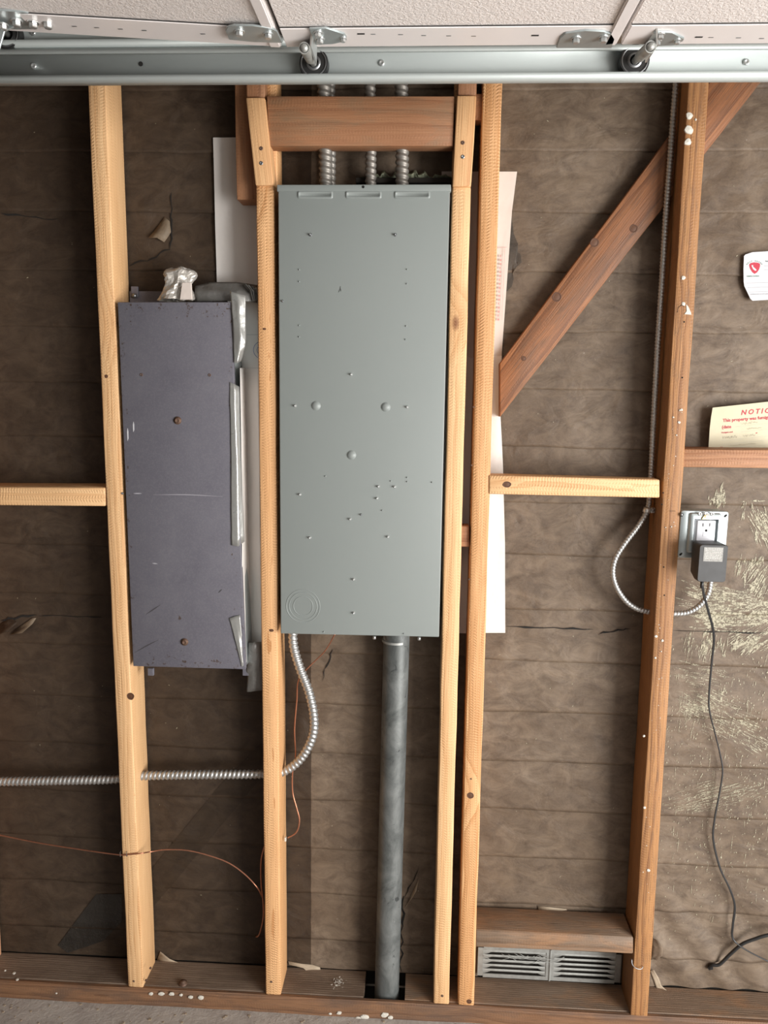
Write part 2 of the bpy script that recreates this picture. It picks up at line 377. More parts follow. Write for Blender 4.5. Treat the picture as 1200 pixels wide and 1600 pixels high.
while Z0 + k*CH < 2.5:
    V, F = [], []; nz = 17; n = len(xs)
    for j in range(-1, nz+1):
        for x in xs:
            e0, e1 = edge_z(k, x), edge_z(k+1, x) + .010
            if j == -1: V.append((x, paperY(x, max(e0, ZB), k)+.0035, max(e0, ZB)+.0006))
            else:
                z = e0+(e1-e0)*(j/nz)**1.05; z = max(z, ZB+.0003*j); V.append((x, paperY(x, z, k)+(.0012 if j == nz else 0), z))
    for j in range(nz+1):
        for i in range(n-1):
            x, z = (xs[i]+xs[i+1])/2, V[j*n+i][2]
            if VX0+.004 < x < VX1-.004 and VZ0+.004 < z < VZ1-.004: continue
            F.append((j*n+i, j*n+i+1, (j+1)*n+i+1, (j+1)*n+i))
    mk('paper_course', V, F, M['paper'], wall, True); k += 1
    if k > 30: break
def overlay(poly, m, name, parent=wall, lift=.0012, step=.006):
    """patch of sheet following the paper; poly = picture points on the wall"""
    P = [at(x, y, .093) for x, y in poly]; P = [(p.x, p.z) for p in P]
    b_ = bmesh.new(); vs = [b_.verts.new((x, 0, z)) for x, z in P]; b_.faces.new(vs)
    bmesh.ops.triangulate(b_, faces=b_.faces[:])
    zs = [p[1] for p in P]; xx = [p[0] for p in P]
    for ax, lo, hi in ((0, min(xx), max(xx)), (2, min(zs), max(zs))):
        c = lo+step*2
        while c < hi:
            no = Vector((1, 0, 0)) if ax == 0 else Vector((0, 0, 1)); co = no*c
            bmesh.ops.bisect_plane(b_, geom=b_.verts[:]+b_.edges[:]+b_.faces[:], plane_co=co, plane_no=no); c += step*2
    for v in b_.verts: v.co.y = paperY(v.co.x, v.co.z) - lift
    bmesh.ops.recalc_face_normals(b_, faces=b_.faces[:])
    g = G(); g.bm(b_); b_.free(); return g.mk(name, m, parent, True)
# lighter overlapping sheet between the middle studs, and the ghost strip of a removed brace
overlay([(345, 1225), (408, 1160), (408, 1215), (228, 1432), (228, 1368)], M['ghost'], 'paper_patch', lift=.0008)
overlay([(150, 1398), (190, 1398), (190, 1440), (160, 1472), (105, 1490), (90, 1478), (118, 1440)], M['shinypaper'], 'felt_scrap', lift=.0018)
overlay([(798, 330), (803, 366), (809, 380), (803, 391), (805, 393), (813, 396), (815, 410), (808, 416), (801, 426), (803, 434), (800, 447), (792, 455), (786, 462), (786, 330)], M['darkpaper'], 'paper_patch', lift=.0016)
# tears, jagged and dark, with pale curled edges
def tear(pts, wpx, name='tear'):
    V, F = [], []
    for i, (x, y) in enumerate(pts):
        p = at(x, y, .092); hw = (wpx*.5*.0015)*(.25+random.random())*(0.15 if i in (0, len(pts)-1) else 1)
        nx, nz = 0, 1
        if i: a = at(*pts[i-1], .092)
        else: a = at(*pts[1], .092)
        d = Vector((p.x-a.x, 0, p.z-a.z)).normalized(); nrm = Vector((-d.z, 0, d.x)) if i else Vector((d.z, 0, -d.x))
        for s in (-1, 1):
            q_ = p+nrm*hw*s; V.append((q_.x, paperY(q_.x, q_.z)-.0022, q_.z))
    for i in range(len(pts)-1): F.append((2*i, 2*i+1, 2*i+3, 2*i+2))
    return mk(name, V, F, M['hole'], wall)
def jag(a, b, n, amp):
    return [(a[0]+(b[0]-a[0])*i/n+random.uniform(-amp, amp), a[1]+(b[1]-a[1])*i/n+random.uniform(-amp, amp)) for i in range(n+1)]
for a, b, n, amp, wd in (((792, 980), (927, 984), 9, 1, 3), ((935, 993), (985, 981), 8, 2.5, 2.5), ((1052, 985), (1200, 990), 10, .8, 2), ((0, 968), (60, 962), 8, 3, 4), ((60, 962), (160, 966), 8, 1.5, 2),
                         ((268, 300), (266, 390), 10, 2, 2), ((266, 390), (205, 415), 8, 2.5, 2), ((630, 1400), (626, 1520), 12, 3, 3.5), ((519, 1015), (503, 1065), 8, 2, 2), ((0, 333), (90, 342), 8, 2.5, 2.5),
                         ((630, 1405), (655, 1355), 8, 2, 2)):
    tear(jag(a, b, n, amp), wd)
def flap(pts, out=.012, m='torn', name='torn_flap', parent=wall, th=.0006):
    """curled paper flap: strip polygon whose far edge lifts off the wall; pts = pairs (root, tip)"""
    V, F = [], []
    for (a, b) in pts:
        A, B = at(*a, .092), at(*b, .088)
        for t in (0, .33, .66, 1):
            p = A.lerp(B, t); y = paperY(p.x, p.z)-.0025-out*t*t*(.6+.4*math.sin(a[0]*1.7+a[1])); V.append((p.x, y, p.z))
    for i in range(len(pts)-1):
        for j in range(3): F.append((4*i+j, 4*i+j+1, 4*i+j+5, 4*i+j+4))
    o = mk(name, V, F, M[m], parent, True); s = o.modifiers.new('s', 'SOLIDIFY'); s.thickness = th; return o
flap([((1016, 1518), (1022, 1516)), ((1021, 1530), (1030, 1530)), ((1025, 1542), (1034, 1541)), ((1036, 1551), (1040, 1545)), ((1048, 1553), (1050, 1548))], .01)
flap([((1016, 1466), (1026, 1464)), ((1018, 1480), (1035, 1478)), ((1017, 1494), (1034, 1490)), ((1018, 1502), (1026, 1500))], .014, 'paper')
flap([((245, 1500), (250, 1488)), ((262, 1508), (264, 1500)), ((285, 1513), (287, 1509)), ((330, 1520), (332, 1515)), ((400, 1522), (400, 1517))], .006)
flap([((449, 1502), (452, 1506)), ((470, 1506), (474, 1513)), ((488, 1508), (490, 1524)), ((500, 1512), (502, 1524))], .014)
flap([((630, 1424), (642, 1405)), ((636, 1415), (650, 1392)), ((640, 1405), (655, 1372))], .006)
flap([((256, 338), (232, 372)), ((264, 345), (246, 372)), ((266, 362), (256, 378))], .012, 'patchpaper')
flap([((0, 975), (0, 990)), ((12, 968), (14, 985)), ((20, 968), (28, 972))], .014, 'paper')
flap([((22, 985), (15, 992)), ((50, 966), (36, 988)), ((56, 966), (50, 975))], .010, 'patchpaper')
flap([((840, 1416), (842, 1423)), ((860, 1418), (862, 1424)), ((885, 1421), (886, 1423))], .008)

# ------------------------------------------------------------------ lumber
def lumber(name, quad, y0, y1, m, bev=.003, parent=None, seg=2):
    """quad: world points s1,s2,e2,e1 in the wall plane (s = start end, e = far end); grain runs s to e"""
    s = (quad[0]+quad[1])/2; e = (quad[2]+quad[3])/2; d = (e-s); L = d.length; d.normalize()
    X = Vector((0, 1, 0)).cross(d).normalized(); rot = Matrix((X, d.cross(X), d)).transposed()
    b_ = bmesh.new(); n = max(2, int(L/.09)); ring = []
    for i in range(n+1):
        t = i/n; a = quad[0].lerp(quad[3], t); b = quad[1].lerp(quad[2], t)
        j = .0007 if 0 < i < n else 0
        w1, w2 = random.uniform(-j, j), random.uniform(-j, j)
        ring.append([b_.verts.new((a.x+w1, y0, a.z)), b_.verts.new((b.x+w2, y0, b.z)), b_.verts.new((b.x+w2, y1, b.z)), b_.verts.new((a.x+w1, y1, a.z))])
    long = []
    for i in range(n):
        for k in range(4): b_.faces.new((ring[i][k], ring[i][(k+1) % 4], ring[i+1][(k+1) % 4], ring[i+1][k]))
    b_.faces.new(ring[0]); b_.faces.new(ring[-1])
    bmesh.ops.recalc_face_normals(b_, faces=b_.faces[:])
    es = [e_ for e_ in b_.edges if e_.calc_face_angle(0) > .5]
    bmesh.ops.bevel(b_, geom=es, offset=bev, segments=seg, affect='EDGES', profile=.5)
    g = G(); g.bm(b_); b_.free()
    o = g.mk(name, m, parent, rot=rot, origin=Vector((s.x, y0, s.z)))
    return smooth_by_angle(o, 60)
def stud(lt, lb, width, m, label, zt=2.45, zb=.043, y0=0, y1=.0885, bev=.003, group=None, name='wall_stud', cat='stud'):
    A, B = at(*lb, y0), at(*lt, y0); d = (B-A)/(B.z-A.z)
    a, b = A+d*(zb-A.z), A+d*(zt-A.z); wv = Vector((width, 0, 0))
    return tag(lumber(name, [a, a+wv, b+wv, b], y0, y1, m, bev), label, cat, group)
def front(o_px, r, y=-.0005): return at(o_px[0], o_px[1], y), r
def head(parent, px, r_px, m='nailgrey', name='screw', y=0.0, slot=True):
    c = at(px[0], px[1], y); rr = r_px*.00138
    g = G(); g.lathe(c+Vector((0, .002, 0)), (0, -1, 0), [(0, rr), (.0024, rr), (.0031, rr*.8), (.0033, rr*.45), (.0026, rr*.3), (.0026, 0)], 14)
    return g.mk(name, M[m], parent, True)
def blob(g, c, r, y, th=.0012, n=9, sq=1.0):
    V = [c+Vector((0, -th, 0))]; V += [c+Vector((math.cos(a)*r*sq*(s_ := random.uniform(.8, 1.15)), -th*.5, math.sin(a)*r*s_)) for a in [2*math.pi*i/n for i in range(n)]]
    V2 = [Vector((c.x+(v.x-c.x)*1.12, c.y+.001, c.z+(v.z-c.z)*1.12)) for v in V[1:]]
    g.add(V+V2, [(0, 1+i, 1+(i+1) % n) for i in range(n)]+[(1+i, 1+n+i, 1+n+(i+1) % n, 1+(i+1) % n) for i in range(n)])

sA = stud((137, 132), (200.5, 1549), .038, M['pale'], 'fresh yellow stud left of the old violet-grey panel, copper wire stapled over it')
for p in ((191, 771), (209, 1533), (228, 1532), (235, 1513)): head(sA, p, 2.0, 'nailgrey' if p[1] < 1000 else 'rust', 'nail_head')
stud((-133, 132), (-49, 1549), .038, M['pink'], 'stud at the left edge of the picture, only its foot showing')
AB = at(370, 312, .03); AT = at(366.5, 132, .03); d = (AT-AB)/(AT.z-AB.z); T = AB+d*(2.45-AB.z); wv = Vector((.045, 0, 0))
tag(lumber('short_stud', [AB, AB+wv, T+wv, T], .03, .083, M['redblk'], .002), 'short orange-brown stud end hanging above the violet-grey panel, behind the white wrap edge', 'stud')
zc = at(400, 289, 0).z
sC = stud((400, 289), (415, 1562), .038, M['new'], 'rough-sawn fresh stud along the left side of the big grey-green panel', zt=zc)
g = G(); A = at(400, 289, 0)  # rear half of the stud runs on up behind the angled block
B1 = at(385, 132, 0)
lumber('upper_length', [Vector((A.x+.001, 0, zc)), Vector((A.x+.039, 0, zc)), Vector((A.x+.037, 0, 2.45)), Vector((A.x-.001, 0, 2.45))], .034, .0885, M['new'], .002, sC)
for p in ((424, 1534),): head(sC, p, 2.2, 'rust', 'nail_head')
zd = at(707, 292, 0).z
sD = stud((707, 292), (677, 1578), .038, M['pale'], 'pale fresh stud hard against the right side of the big grey-green panel', zt=zd)
A = at(707, 292, 0)
lumber('upper_length', [Vector((A.x, 0, zd)), Vector((A.x+.038, 0, zd)), Vector((A.x+.039, 0, 2.45)), Vector((A.x+.001, 0, 2.45))], .034, .0885, M['new'], .002, sD)
head(sD, (691, 1556), 2.3, 'rust', 'nail_head')
sE = stud((755, 132), (715.5, 1582), .0385, M['new'], 'full-height fresh orange stud between the pale stud and the diagonal brace')
for p in ((736, 1217), (740, 636), (737, 727), (733, 905)): head(sE, p, 1.5, 'rust', 'nail_head')
sF = stud((1075, 132), (985, 1590), .0405, M['old'], 'old red-brown stud with white paint spots, carrying the outlet box', zb=0.0, bev=.0018, y0=-.001)
for x, y, r in ((1077, 181, 5.2), (1076.5, 203, 6.2), (1075, 222, 5.2)):
    g = G(); blob(g, at(x, y, -.0015), r*.0013, 0, .003, 12); g.mk('paint_blob', M['dot'], sF)
g = G()
for x, y, r in ((1087, 187, 1.6), (1068, 434, 3.2), (1068, 475, 3), (1065, 640, 2), (1061, 660, 2.2), (1062, 641, 1.4), (1052, 652, 1.4), (1057, 680, 1.3), (1025, 994, 2.5), (1035, 1001, 2.2), (1024, 1028, 1.8), (1006, 1150, 2), (1007, 1262, 2.2), (1013, 1360, 3), (1033, 1018, 1.2), (1040, 824, 1), (1049, 823, 1.3)):
    blob(g, at(x, y, -.0015), r*.0013, 0, .0018, 8)
for i in range(40):
    y = random.uniform(640, 1400); x0 = 1075-90*(y-132)/1458; blob(g, at(x0+random.uniform(3, 24), y, -.0012), random.uniform(.4, 1.0)*.0013, 0, .0006, 6)
tag(g.mk('paint_splatter', M['dot'], sF), None, None, kind='stuff')
c = at(1073, 484, -.0015); g = G(); g.prism([(c.x-.002, c.z+.011), (c.x+.003, c.z+.006), (c.x+.009, c.z-.006), (c.x+.010, c.z-.010), (c.x-.004, c.z-.009), (c.x, c.z-.003)], -.0022, -.001); g.mk('torn_staple_paper', M['dot'], sF)
c = at(1062, 482, -.0015); g = G(); g.tube([c+Vector((-.004, 0, -.008)), c+Vector((-.003, 0, .002)), c+Vector((.004, -.001, .007)), c+Vector((.009, 0, .004))], .0005, 5); g.mk('bent_staple', M['rust'], sF)
for p in ((1036, 770), (1034, 788), (1037, 886), (1038, 930), (1069, 503), (1066, 590)): 
    g = G(); g.cyl(at(*p, -.0012), at(*p, -.0018), .0017, 8); g.mk('nail_hole', M['hole'], sF)
g = G(); g.box(at(1049, 798, -.0016)+Vector((-.004, -.0006, -.0008)), at(1055, 799, -.0016)+Vector((.0, .0006, .0008))); g.mk('nail_hole', M['hole'], sF)
# bent nail low on the old stud
g = G(); g.tube(spline([at(987, 1498, 0), at(988, 1507, -.006), at(994, 1513, -.010), at(1002, 1514, -.008), at(1006, 1508, -.002)], .003), .0009, 6)
tag(g.mk('bent_nail', M['nailgrey'], None, True), 'rusty bent nail at the foot of the old red-brown stud', 'nail')

def board(name, px, y0, y1, m, label, cat='blocking', bev=.0025, vertical=False, dz=None):
    P = [at(x, y, y0) for x, y in px]
    return tag(lumber(name, P, y0, y1, m, bev), label, cat)
# px order: start-low, start-high, end-high, end-low
board('blocking', [(-60, 789), (-60, 761), (164.5, 762), (164.5, 791)], 0.001, .0885, M['pale'], 'short pale horizontal block left of the leftmost tall stud', bev=.003)
bR = board('blocking', [(764, 772), (764, 742.5), (1031, 749.5), (1031, 778)], -.003, .044, M['pale'], 'pale horizontal block between fresh orange stud and old red-brown stud', bev=.003)
head(bR, (785, 755), 2.6, 'nailgrey')
board('blocking', [(1066, 730), (1066, 701.5), (1240, 703), (1240, 732)], .004, .0885, M['redblk'], 'reddish horizontal block under the cream notice, right of the old stud')
board('blocking', [(743, 1480), (743, 1453), (990, 1465), (990, 1491)], .001, .0885, M['grey'], 'weathered brown block directly above the metal vent', bev=.004)
board('spacer_block', [(715, 854), (715, 822), (733.5, 822), (733.5, 855)], .012, .05, M['redblk'], 'small brown spacer block between the two fresh studs at mid height', 'block')
board('spacer_block', [(742, 187), (742, 146), (757, 146), (757, 187)], .012, .05, M['redblk'], 'small brown spacer block between the two fresh studs at the top', 'block')
bC = board('angled_block', [(399, 289.5), (427.5, 289.5), (413.5, 152), (384, 152)], -.007, .033, M['end'], 'leaning blond block with two screws, left of the brown header board', 'block', .0025)
for p, mm in (((408, 232), 'rust'), ((408, 255), 'nailgrey')): head(bC, p, 3, mm, y=-.007)
bD = board('angled_block', [(707, 291.5), (736, 291.5), (744.5, 149), (714, 149)], -.007, .033, M['end'], 'blond block with two screws, right of the brown header board', 'block', .0025)
for p, mm in (((723, 223), 'rust'), ((723, 245), 'nailgrey')): head(bD, p, 3, mm, y=-.007)
board('nailer_block', [(385, 152), (414, 152), (413, 90), (384, 90)], .003, .034, M['redblk'], 'darker brown block end above the leaning left blond block', 'block')
board('nailer_block', [(715, 149), (744.5, 149), (746, 90), (716, 90)], .003, .034, M['redblk'], 'darker brown block end above the right blond block', 'block')
board('header_board', [(420.5, 228), (416.5, 150), (710, 150), (708, 228)], .000, .038, M['header'], 'brown stained header board over the three flexible conduits', 'board', .002)
lumber('x', [at(*p, .0585) for p in ((781, 652), (781, 568), (1112, 124), (1192, 124))], .0585, .0885, M['brace'], .002)
o = bpy.data.objects['x']; o.name = 'diagonal_brace'; W[o.name] = W['x']; tag(o, 'dark red-brown diagonal brace with knots, running up behind the old stud', 'brace')

M['knot'] = plain('brown_knot', (.11, .046, .02), .6, var=.6, vscale=260, col2=(.08, .03, .014)); M['knotd'] = plain('dark_knot_rim', (.085, .034, .016), .7)
def knot(par, x, y, r, yy, sq=1.0, name='knot'):
    c = at(x, y, yy); k_ = r*.00138; V = []; n_ = 16
    for s_, h_ in ((1.15, .0001), (.82, -.0007), (.80, -.0003), (.35, -.0009), (.01, -.0009)):
        for i in range(n_): a_ = 2*math.pi*i/n_; w_ = 1+.12*noise.noise((a_*1.3, x, y)); V.append(c+Vector((math.cos(a_)*k_*s_*w_, h_, math.sin(a_)*k_*s_*w_*sq)))
    F = [(j*n_+i, j*n_+(i+1) % n_, (j+1)*n_+(i+1) % n_, (j+1)*n_+i) for j in (0, 1) for i in range(n_)]
    mk(name, V[:n_*3], F, M['knotd'], par, True); mk(name, V[n_*2:], F+[], M['knot'], par, True)
br = bpy.data.objects['diagonal_brace']
for x, y, r in ((929, 379, 6), (870, 464, 6.5), (990, 357, 5.5), (818, 560, 3.5)): knot(br, x, y, r, .0582)
for x, y, r in ((211, 1020, 4), (204, 1088, 5.5), (166, 588, 2.5)): knot(sA, x, y, r, -.0003)
for x, y, r in ((413, 514, 2.5), (424, 985, 3.5)): knot(sC, x, y, r, -.0003, .6)
for x, y, r in ((735, 1243, 5), (733, 1577-12, 4)): knot(sE, x, y, r, -.0003)
knot(bR, 792, 757, 6, -.0033, .7)
# ------------------------------------------------------------------ sill plate (notched round the pipe)
nx0, nx1 = at(569, 1545, .03).x, at(633, 1545, .03).x
root = thing('sill_plate', (0, .04, 0), 'weathered brown sill plate under all the studs, notched around the grey pipe', 'beam')
def sillrun(x0, x1, y0, y1, m, name, z1=.043, edge=False):
    V, F = [], []; n = max(2, int((x1-x0)/.02))
    for i in range(n+1):
        x = x0+(x1-x0)*i/n; wv = .0022*noise.noise((x*11, 2, 0)) + .003*noise.noise((x*3, 5, 0)) if edge else 0
        wz = .0015*noise.noise((x*8, 9, 1))
        V += [(x, y0+wv, 0), (x, y0-.001+wv, (z1-.006)+wz), (x, y0+.005+wv, z1+wz), (x, y1, z1+wz*.3), (x, y1, 0)]
    for i in range(n):
        for k in range(4): F.append((5*i+k, 5*i+k+1, 5*i+k+6, 5*i+k+5))
    F += [(0, 1, 2, 3, 4)[::-1], tuple(5*n+k for k in range(5))]
    rot = Matrix(((0, 0, 1), (0, 1, 0), (-1, 0, 0)))
    return mk(name, V, F, m, root, False, rot=rot, origin=Vector(((x0+x1)/2, .04, .02)))
sillrun(-1.75, 1.6, -.006, .006, M['silledge'], 'front_edge', edge=True)
sillrun(-1.75, nx0, .0061, .0945, M['sill'], 'plank', z1=.0432); sillrun(nx1, 1.6, .0061, .0945, M['grey'], 'plank', z1=.0432)
g = G(); g.box((nx0, .006, .0008), (nx1, .0945, .002)); g.mk('notch_bottom', M['hole'], root)
for x, y, r in ((252, 1553, 3.6), (268, 1553, 3.2), (283, 1555, 2.2), (298, 1558, 3), (314, 1559, 3.6), (27, 1530, 2.6), (22, 1520, 2.8), (8, 1516, 1.8), (236, 1553, 2.6), (560, 1592, 4), (570, 1590, 5), (601, 1586, 4.5), (610, 1590, 3), (530, 1583, 3), (516, 1584, 2), (88, 1552, 1.2)):
    p = at(x, y, -.008); g = G()
    if p.z > .038: p = atz(x, y, .0445); g.lathe(p, (0, 0, 1), [(-.002, r*.0014), (.0005, r*.0013), (.001, 0)], 9)
    else: blob(g, p, r*.0014, 0, .002, 9, 1.4)
    g.mk('paint_drop', M['dot'], root)
g = G(); p = atz(286, 1536, .045); g.lathe(p, (0, 0, 1), [(-.002, .011), (.002, .0105), (.0025, .007), (.006, .0065), (.007, 0)], 12); g.mk('sill_knot', M['rust'], root, True)  # a knot in the sill, modelled as a raised bolt-like boss in rust
g = G()
for i in range(38):
    p = atz(528+random.gauss(0, 5), 1536+random.gauss(0, 4), .0455); g.tube([p, p+Vector((random.uniform(-.006, .006), random.uniform(-.004, .004), random.uniform(0, .004)))], .0005, 4)
tag(g.mk('shavings', M['dot']), 'small heap of pale shavings on the sill left of the pipe', 'shavings', kind='stuff')
# crumbs and grit along the floor edge
g = G()
for i in range(130):
    p = Vector((random.uniform(-1.1, .9), random.uniform(-.10, -.012), 0)); s = random.uniform(.0006, .0022)
    g.box(p+Vector((-s, -s, -.0003)), p+Vector((s*random.uniform(.5, 2), s, s)))
tag(g.mk('grit', M['torn']), 'pale grit and crumbs strewn on the concrete before the sill', 'grit', kind='stuff')

# ------------------------------------------------------------------ metal vent
root = thing('wall_vent', at(858, 1510, .085), 'dusty metal wall vent with ten slots under the weathered block', 'vent')
TL, TR, BL, BR = at(747, 1481, .086), at(972, 1484, .086), at(747, 1530, .086), at(972, 1538, .086)
vx0, vx1, vz0, vz1 = TL.x, TR.x, BR.z+.001, TL.z+.006
xm = at(859, 1510, .086).x
g = G(); t = (.0845, .0875)
def vb(x0, x1, z0, z1): g.box((x0, t[0], z0), (x1, t[1], z1), .0004)
rows = 5; m_ = .010; hgt = (vz1-vz0-2*m_)
vb(vx0, vx0+.014, vz0+.004, vz1-.004); vb(xm-.010, xm+.010, vz0+m_, vz1-m_); vb(vx1-.014, vx1, vz0+.004, vz1-.004)
vb(vx0+.0141, vx1-.0141, vz0, vz0+m_-.0001); vb(vx0+.0141, vx1-.0141, vz1-m_+.0001, vz1)
g.cyl((xm, .0845, vz0), (xm, .0845, vz1), .0025, 8)
g.mk('vent_frame', M['vent'], root)
for s0, s1 in ((vx0+.0141, xm-.0101), (xm+.0101, vx1-.0141)):
    for i in range(rows):
        zb_, zt_ = vz0+m_+hgt*i/rows, vz0+m_+hgt*(i+1)/rows
        V = []; n = 16
        for j in range(n+1):
            x = s0+(s1-s0)*j/n; u = max(0, min(1, (min(j, n-j)-.6)/1.2)); jz = .0006*noise.noise((x*60, i, 0)); op = (zt_-zb_)*.52*u
            V += [(x, .0868, zt_), (x, .0862, zb_+(zt_-zb_)*.80), (x, .0848, zb_+op+.0015+jz), (x, .0868, zb_+op+jz)]
        F = [(4*j+k, 4*j+k+1, 4*j+k+5, 4*j+k+4) for j in range(n) for k in range(3)]
        mk('louvre', V, F, M['vent'], root, True)
V, F = [], []
g = G()
for i in range(40): x = vx0+.01+(vx1-vx0-.02)*i/39; g.box((x-.0004, .0925, vz0+.004), (x+.0004, .0931, vz1-.004))
for i in range(12): z = vz0+.004+(vz1-vz0-.008)*i/11; g.box((vx0+.01, .0925, z-.0004), (vx1-.01, .0931, z+.0004))
g.mk('insect_screen', M['void'], root)
g = G()
for i in range(9):
    a = at(random.uniform(750, 840), random.uniform(1484, 1500), .076); g.tube(spline([a, a+Vector((.02, -.002, -.008)), a+Vector((.045, 0, -.010)), a+Vector((.07, 0, random.uniform(-.006, .004)))], .005), .0006, 4)
g.mk('cobweb_thread', M['vent'], root, True)

# ------------------------------------------------------------------ big grey-green panel
PZ1, PZ0 = at(568, 289, -.012).z, at(560, 993, -.012).z
pl = at(432.5, 289, -.012).x, at(438, 990, -.012).x; pr = at(704.5, 289, -.012).x, at(686, 995, -.012).x
root = thing('electrical_panel', (0.5*(pl[0]+pr[0]), .04, PZ0), 'tall grey-green electrical panel cover between two fresh studs', 'panel')
g = G(); g.box((pl[0]+.006, .002, PZ0+.006), (pr[1]-.005, .086, PZ1-.006), .001); g.mk('cabinet', M['galv'], root)
b_ = bmesh.new()
P = [at(438.5, 990, -.012), at(686, 995.5, -.012), at(703, 298, -.012), at(434.5, 298, -.012)]
g = G(); g.prism([(p.x, p.z) for p in P], -.0125, .0015, .0022, 3); cov = smooth_by_angle(g.mk('cover', M['panelgrey'], root), 50)
Q = [at(432.5, 299, -.014), at(705, 299, -.014), at(704.5, 288, -.014), at(432.5, 288.5, -.014)]
g = G(); g.prism([(p.x, p.z) for p in Q], -.0145, .0015, .0018, 3); smooth_by_angle(g.mk('top_lip', M['panelgrey'], cov), 50)
for x0, x1 in ((466, 519), (541, 595), (617, 671)):
    a, b = at(x0, 309.5, -.0125), at(x1, 299.5, -.0125)
    g = G(); nseg = 6; hw, hh = (b.x-a.x)/2, (b.z-a.z)/2; cx, cz = (a.x+b.x)/2, (a.z+b.z)/2
    def rr(s, y):
        o_ = []
        for i in range(24):
            an = 2*math.pi*(i+.5)/24; ca, sa = math.cos(an), math.sin(an); r_ = .0035
            o_.append((cx+math.copysign(hw-r_-s, ca)+r_*ca*1.0, y, cz+math.copysign(max(hh-r_-s, .0003), sa)+r_*sa*.9))
        return o_
    L1, L2, L3, L4 = rr(-.0018, -.0124), rr(0, -.0150), rr(.0018, -.0150), rr(.0032, -.0132)
    g.add(L1+L2+L3+L4, [(j*24+i, j*24+(i+1) % 24, (j+1)*24+(i+1) % 24, (j+1)*24+i) for j in range(3) for i in range(24)]+[tuple(72+i for i in range(24))])
    g.mk('embossed_slot', M['panelgrey'], cov, True)
c = at(473.5, 947, -.0125)
g = G()
for r_ in (26, 21.5, 15):
    rr_ = r_*.00146; g.lathe(c, (0, -1, 0), [(-.0005, rr_-.0011), (.0008, rr_-.0004), (.0008, rr_+.0004), (-.0005, rr_+.0011)], 40)
g.mk('knockout_rings', M['panelgrey'], cov, True)
for x, y in ((493.5, 634), (602.5, 636), (549, 711)):
    c = at(x, y, -.0125); rr_ = 6.8*.0014; g = G(); g.lathe(c, (0, -1, 0), [(-.0003, rr_*1.15), (.0005, rr_), (.0028, rr_*.78), (.0042, rr_*.45), (.0047, 0)], 20); g.mk('dome_button', M['panelgrey'], cov, True)
def stub(x, y, s=1.0, mm='zinc', name='screw_tip'):
    c = at(x, y, -.0122); g = G(); g.lathe(c, (.0, -1, 0), [(-.0002, .0036*s), (.0008, .0033*s), (.0012, .0022*s), (.0060*s, .0019*s), (.0072*s, .0010*s), (.0075*s, 0)], 12); g.mk(name, M[mm], cov, True)
for x, y in ((548.5, 585), (461, 634), (636, 636), (468.5, 772.5), (591, 760), (616.5, 760.5), (589, 778.5), (547, 811), (484, 840), (606, 838.5), (552.5, 905), (552.5, 957.5)): stub(x, y)
for x, y in ((485, 367), (617.5, 367)): stub(x, y, 1.05, 'nailgrey', 'screw')
for x, y in ((564, 804), (441.5, 470.5)): stub(x, y, .8, 'nailgrey', 'screw')
for x, y in ((467.5, 421.5), (467.5, 440), (636, 421), (635.5, 443.5), (467.5, 508.5), (467.5, 526.5), (634.5, 509.5), (633.5, 530.5), (508.5, 744), (610.5, 751.5), (636, 746), (636, 752.5), (675, 753.5), (597, 797.5), (506, 987), (631, 990)): stub(x, y, .5, 'panelgrey', 'dimple')
g = G(); c = at(567.5, 292, -.0147); g.cyl(c, c+Vector((0, -.0004, 0)), .0028, 12); g.mk('screw_hole', M['hole'], cov)
g = G(); c = at(530.5, 452, -.0127); g.tube([c+Vector((-.002, 0, -.006)), c+Vector((.001, 0, .0)), c+Vector((.002, 0, .006))], .0005, 4); g.tube([c+Vector((.0005, 0, 0)), c+Vector((.0025, 0, .001)), c+Vector((.0028, 0, -.004))], .0005, 4); g.mk('pen_mark', M['hole'], cov)
for x, y in ((585, 996.5), (655, 998)):
    g = G(); c = at(x, y, -.004); g.cyl(c+Vector((0, 0, .004)), c+Vector((0, 0, -.003)), .0035, 10); g.mk('bottom_screw', M['zinc'], root, True)
# short lengths of flex above
def conduit(name, pts, rad, pitch, m, label, n=14, per=6, cat='conduit', parent=None, group=None):
    P = spline(pts, pitch/per)
    def r(i):
        def rk(k):
            ph = (i/per + k/n) % 1.0; return rad*(1-.22*(0.5+0.5*math.cos(2*math.pi*ph))**1.5)
        return rk
    g = G(); g.tube(P, r, n)
    o = g.mk(name, m, parent, True); return tag(o, label, cat, group)
PT = PZ1-.01
for (xb, xt, yb, rad, ly, lab) in ((509, 506, 289, .0150, .030, 'thick steel flexible conduit, leftmost above the grey-green panel'), (517, 516, 289, .0110, .066, 'thinner flexible conduit half hidden behind the leftmost thick one'),
                                 (579, 578, 289, .0125, .045, 'middle steel flexible conduit above the grey-green panel'), (628, 627, 289, .0148, .035, 'thick steel flexible conduit, rightmost above the grey-green panel')):
    a = at(xb, 292, ly); b = at(xt, 132, ly)
    conduit('flexible_conduit', [a+Vector((0, 0, -.002)), a.lerp(b, .5)+Vector((.001, 0, 0)), b, b+(b-a)*.9], rad, .0125, M['flexdark'], lab)
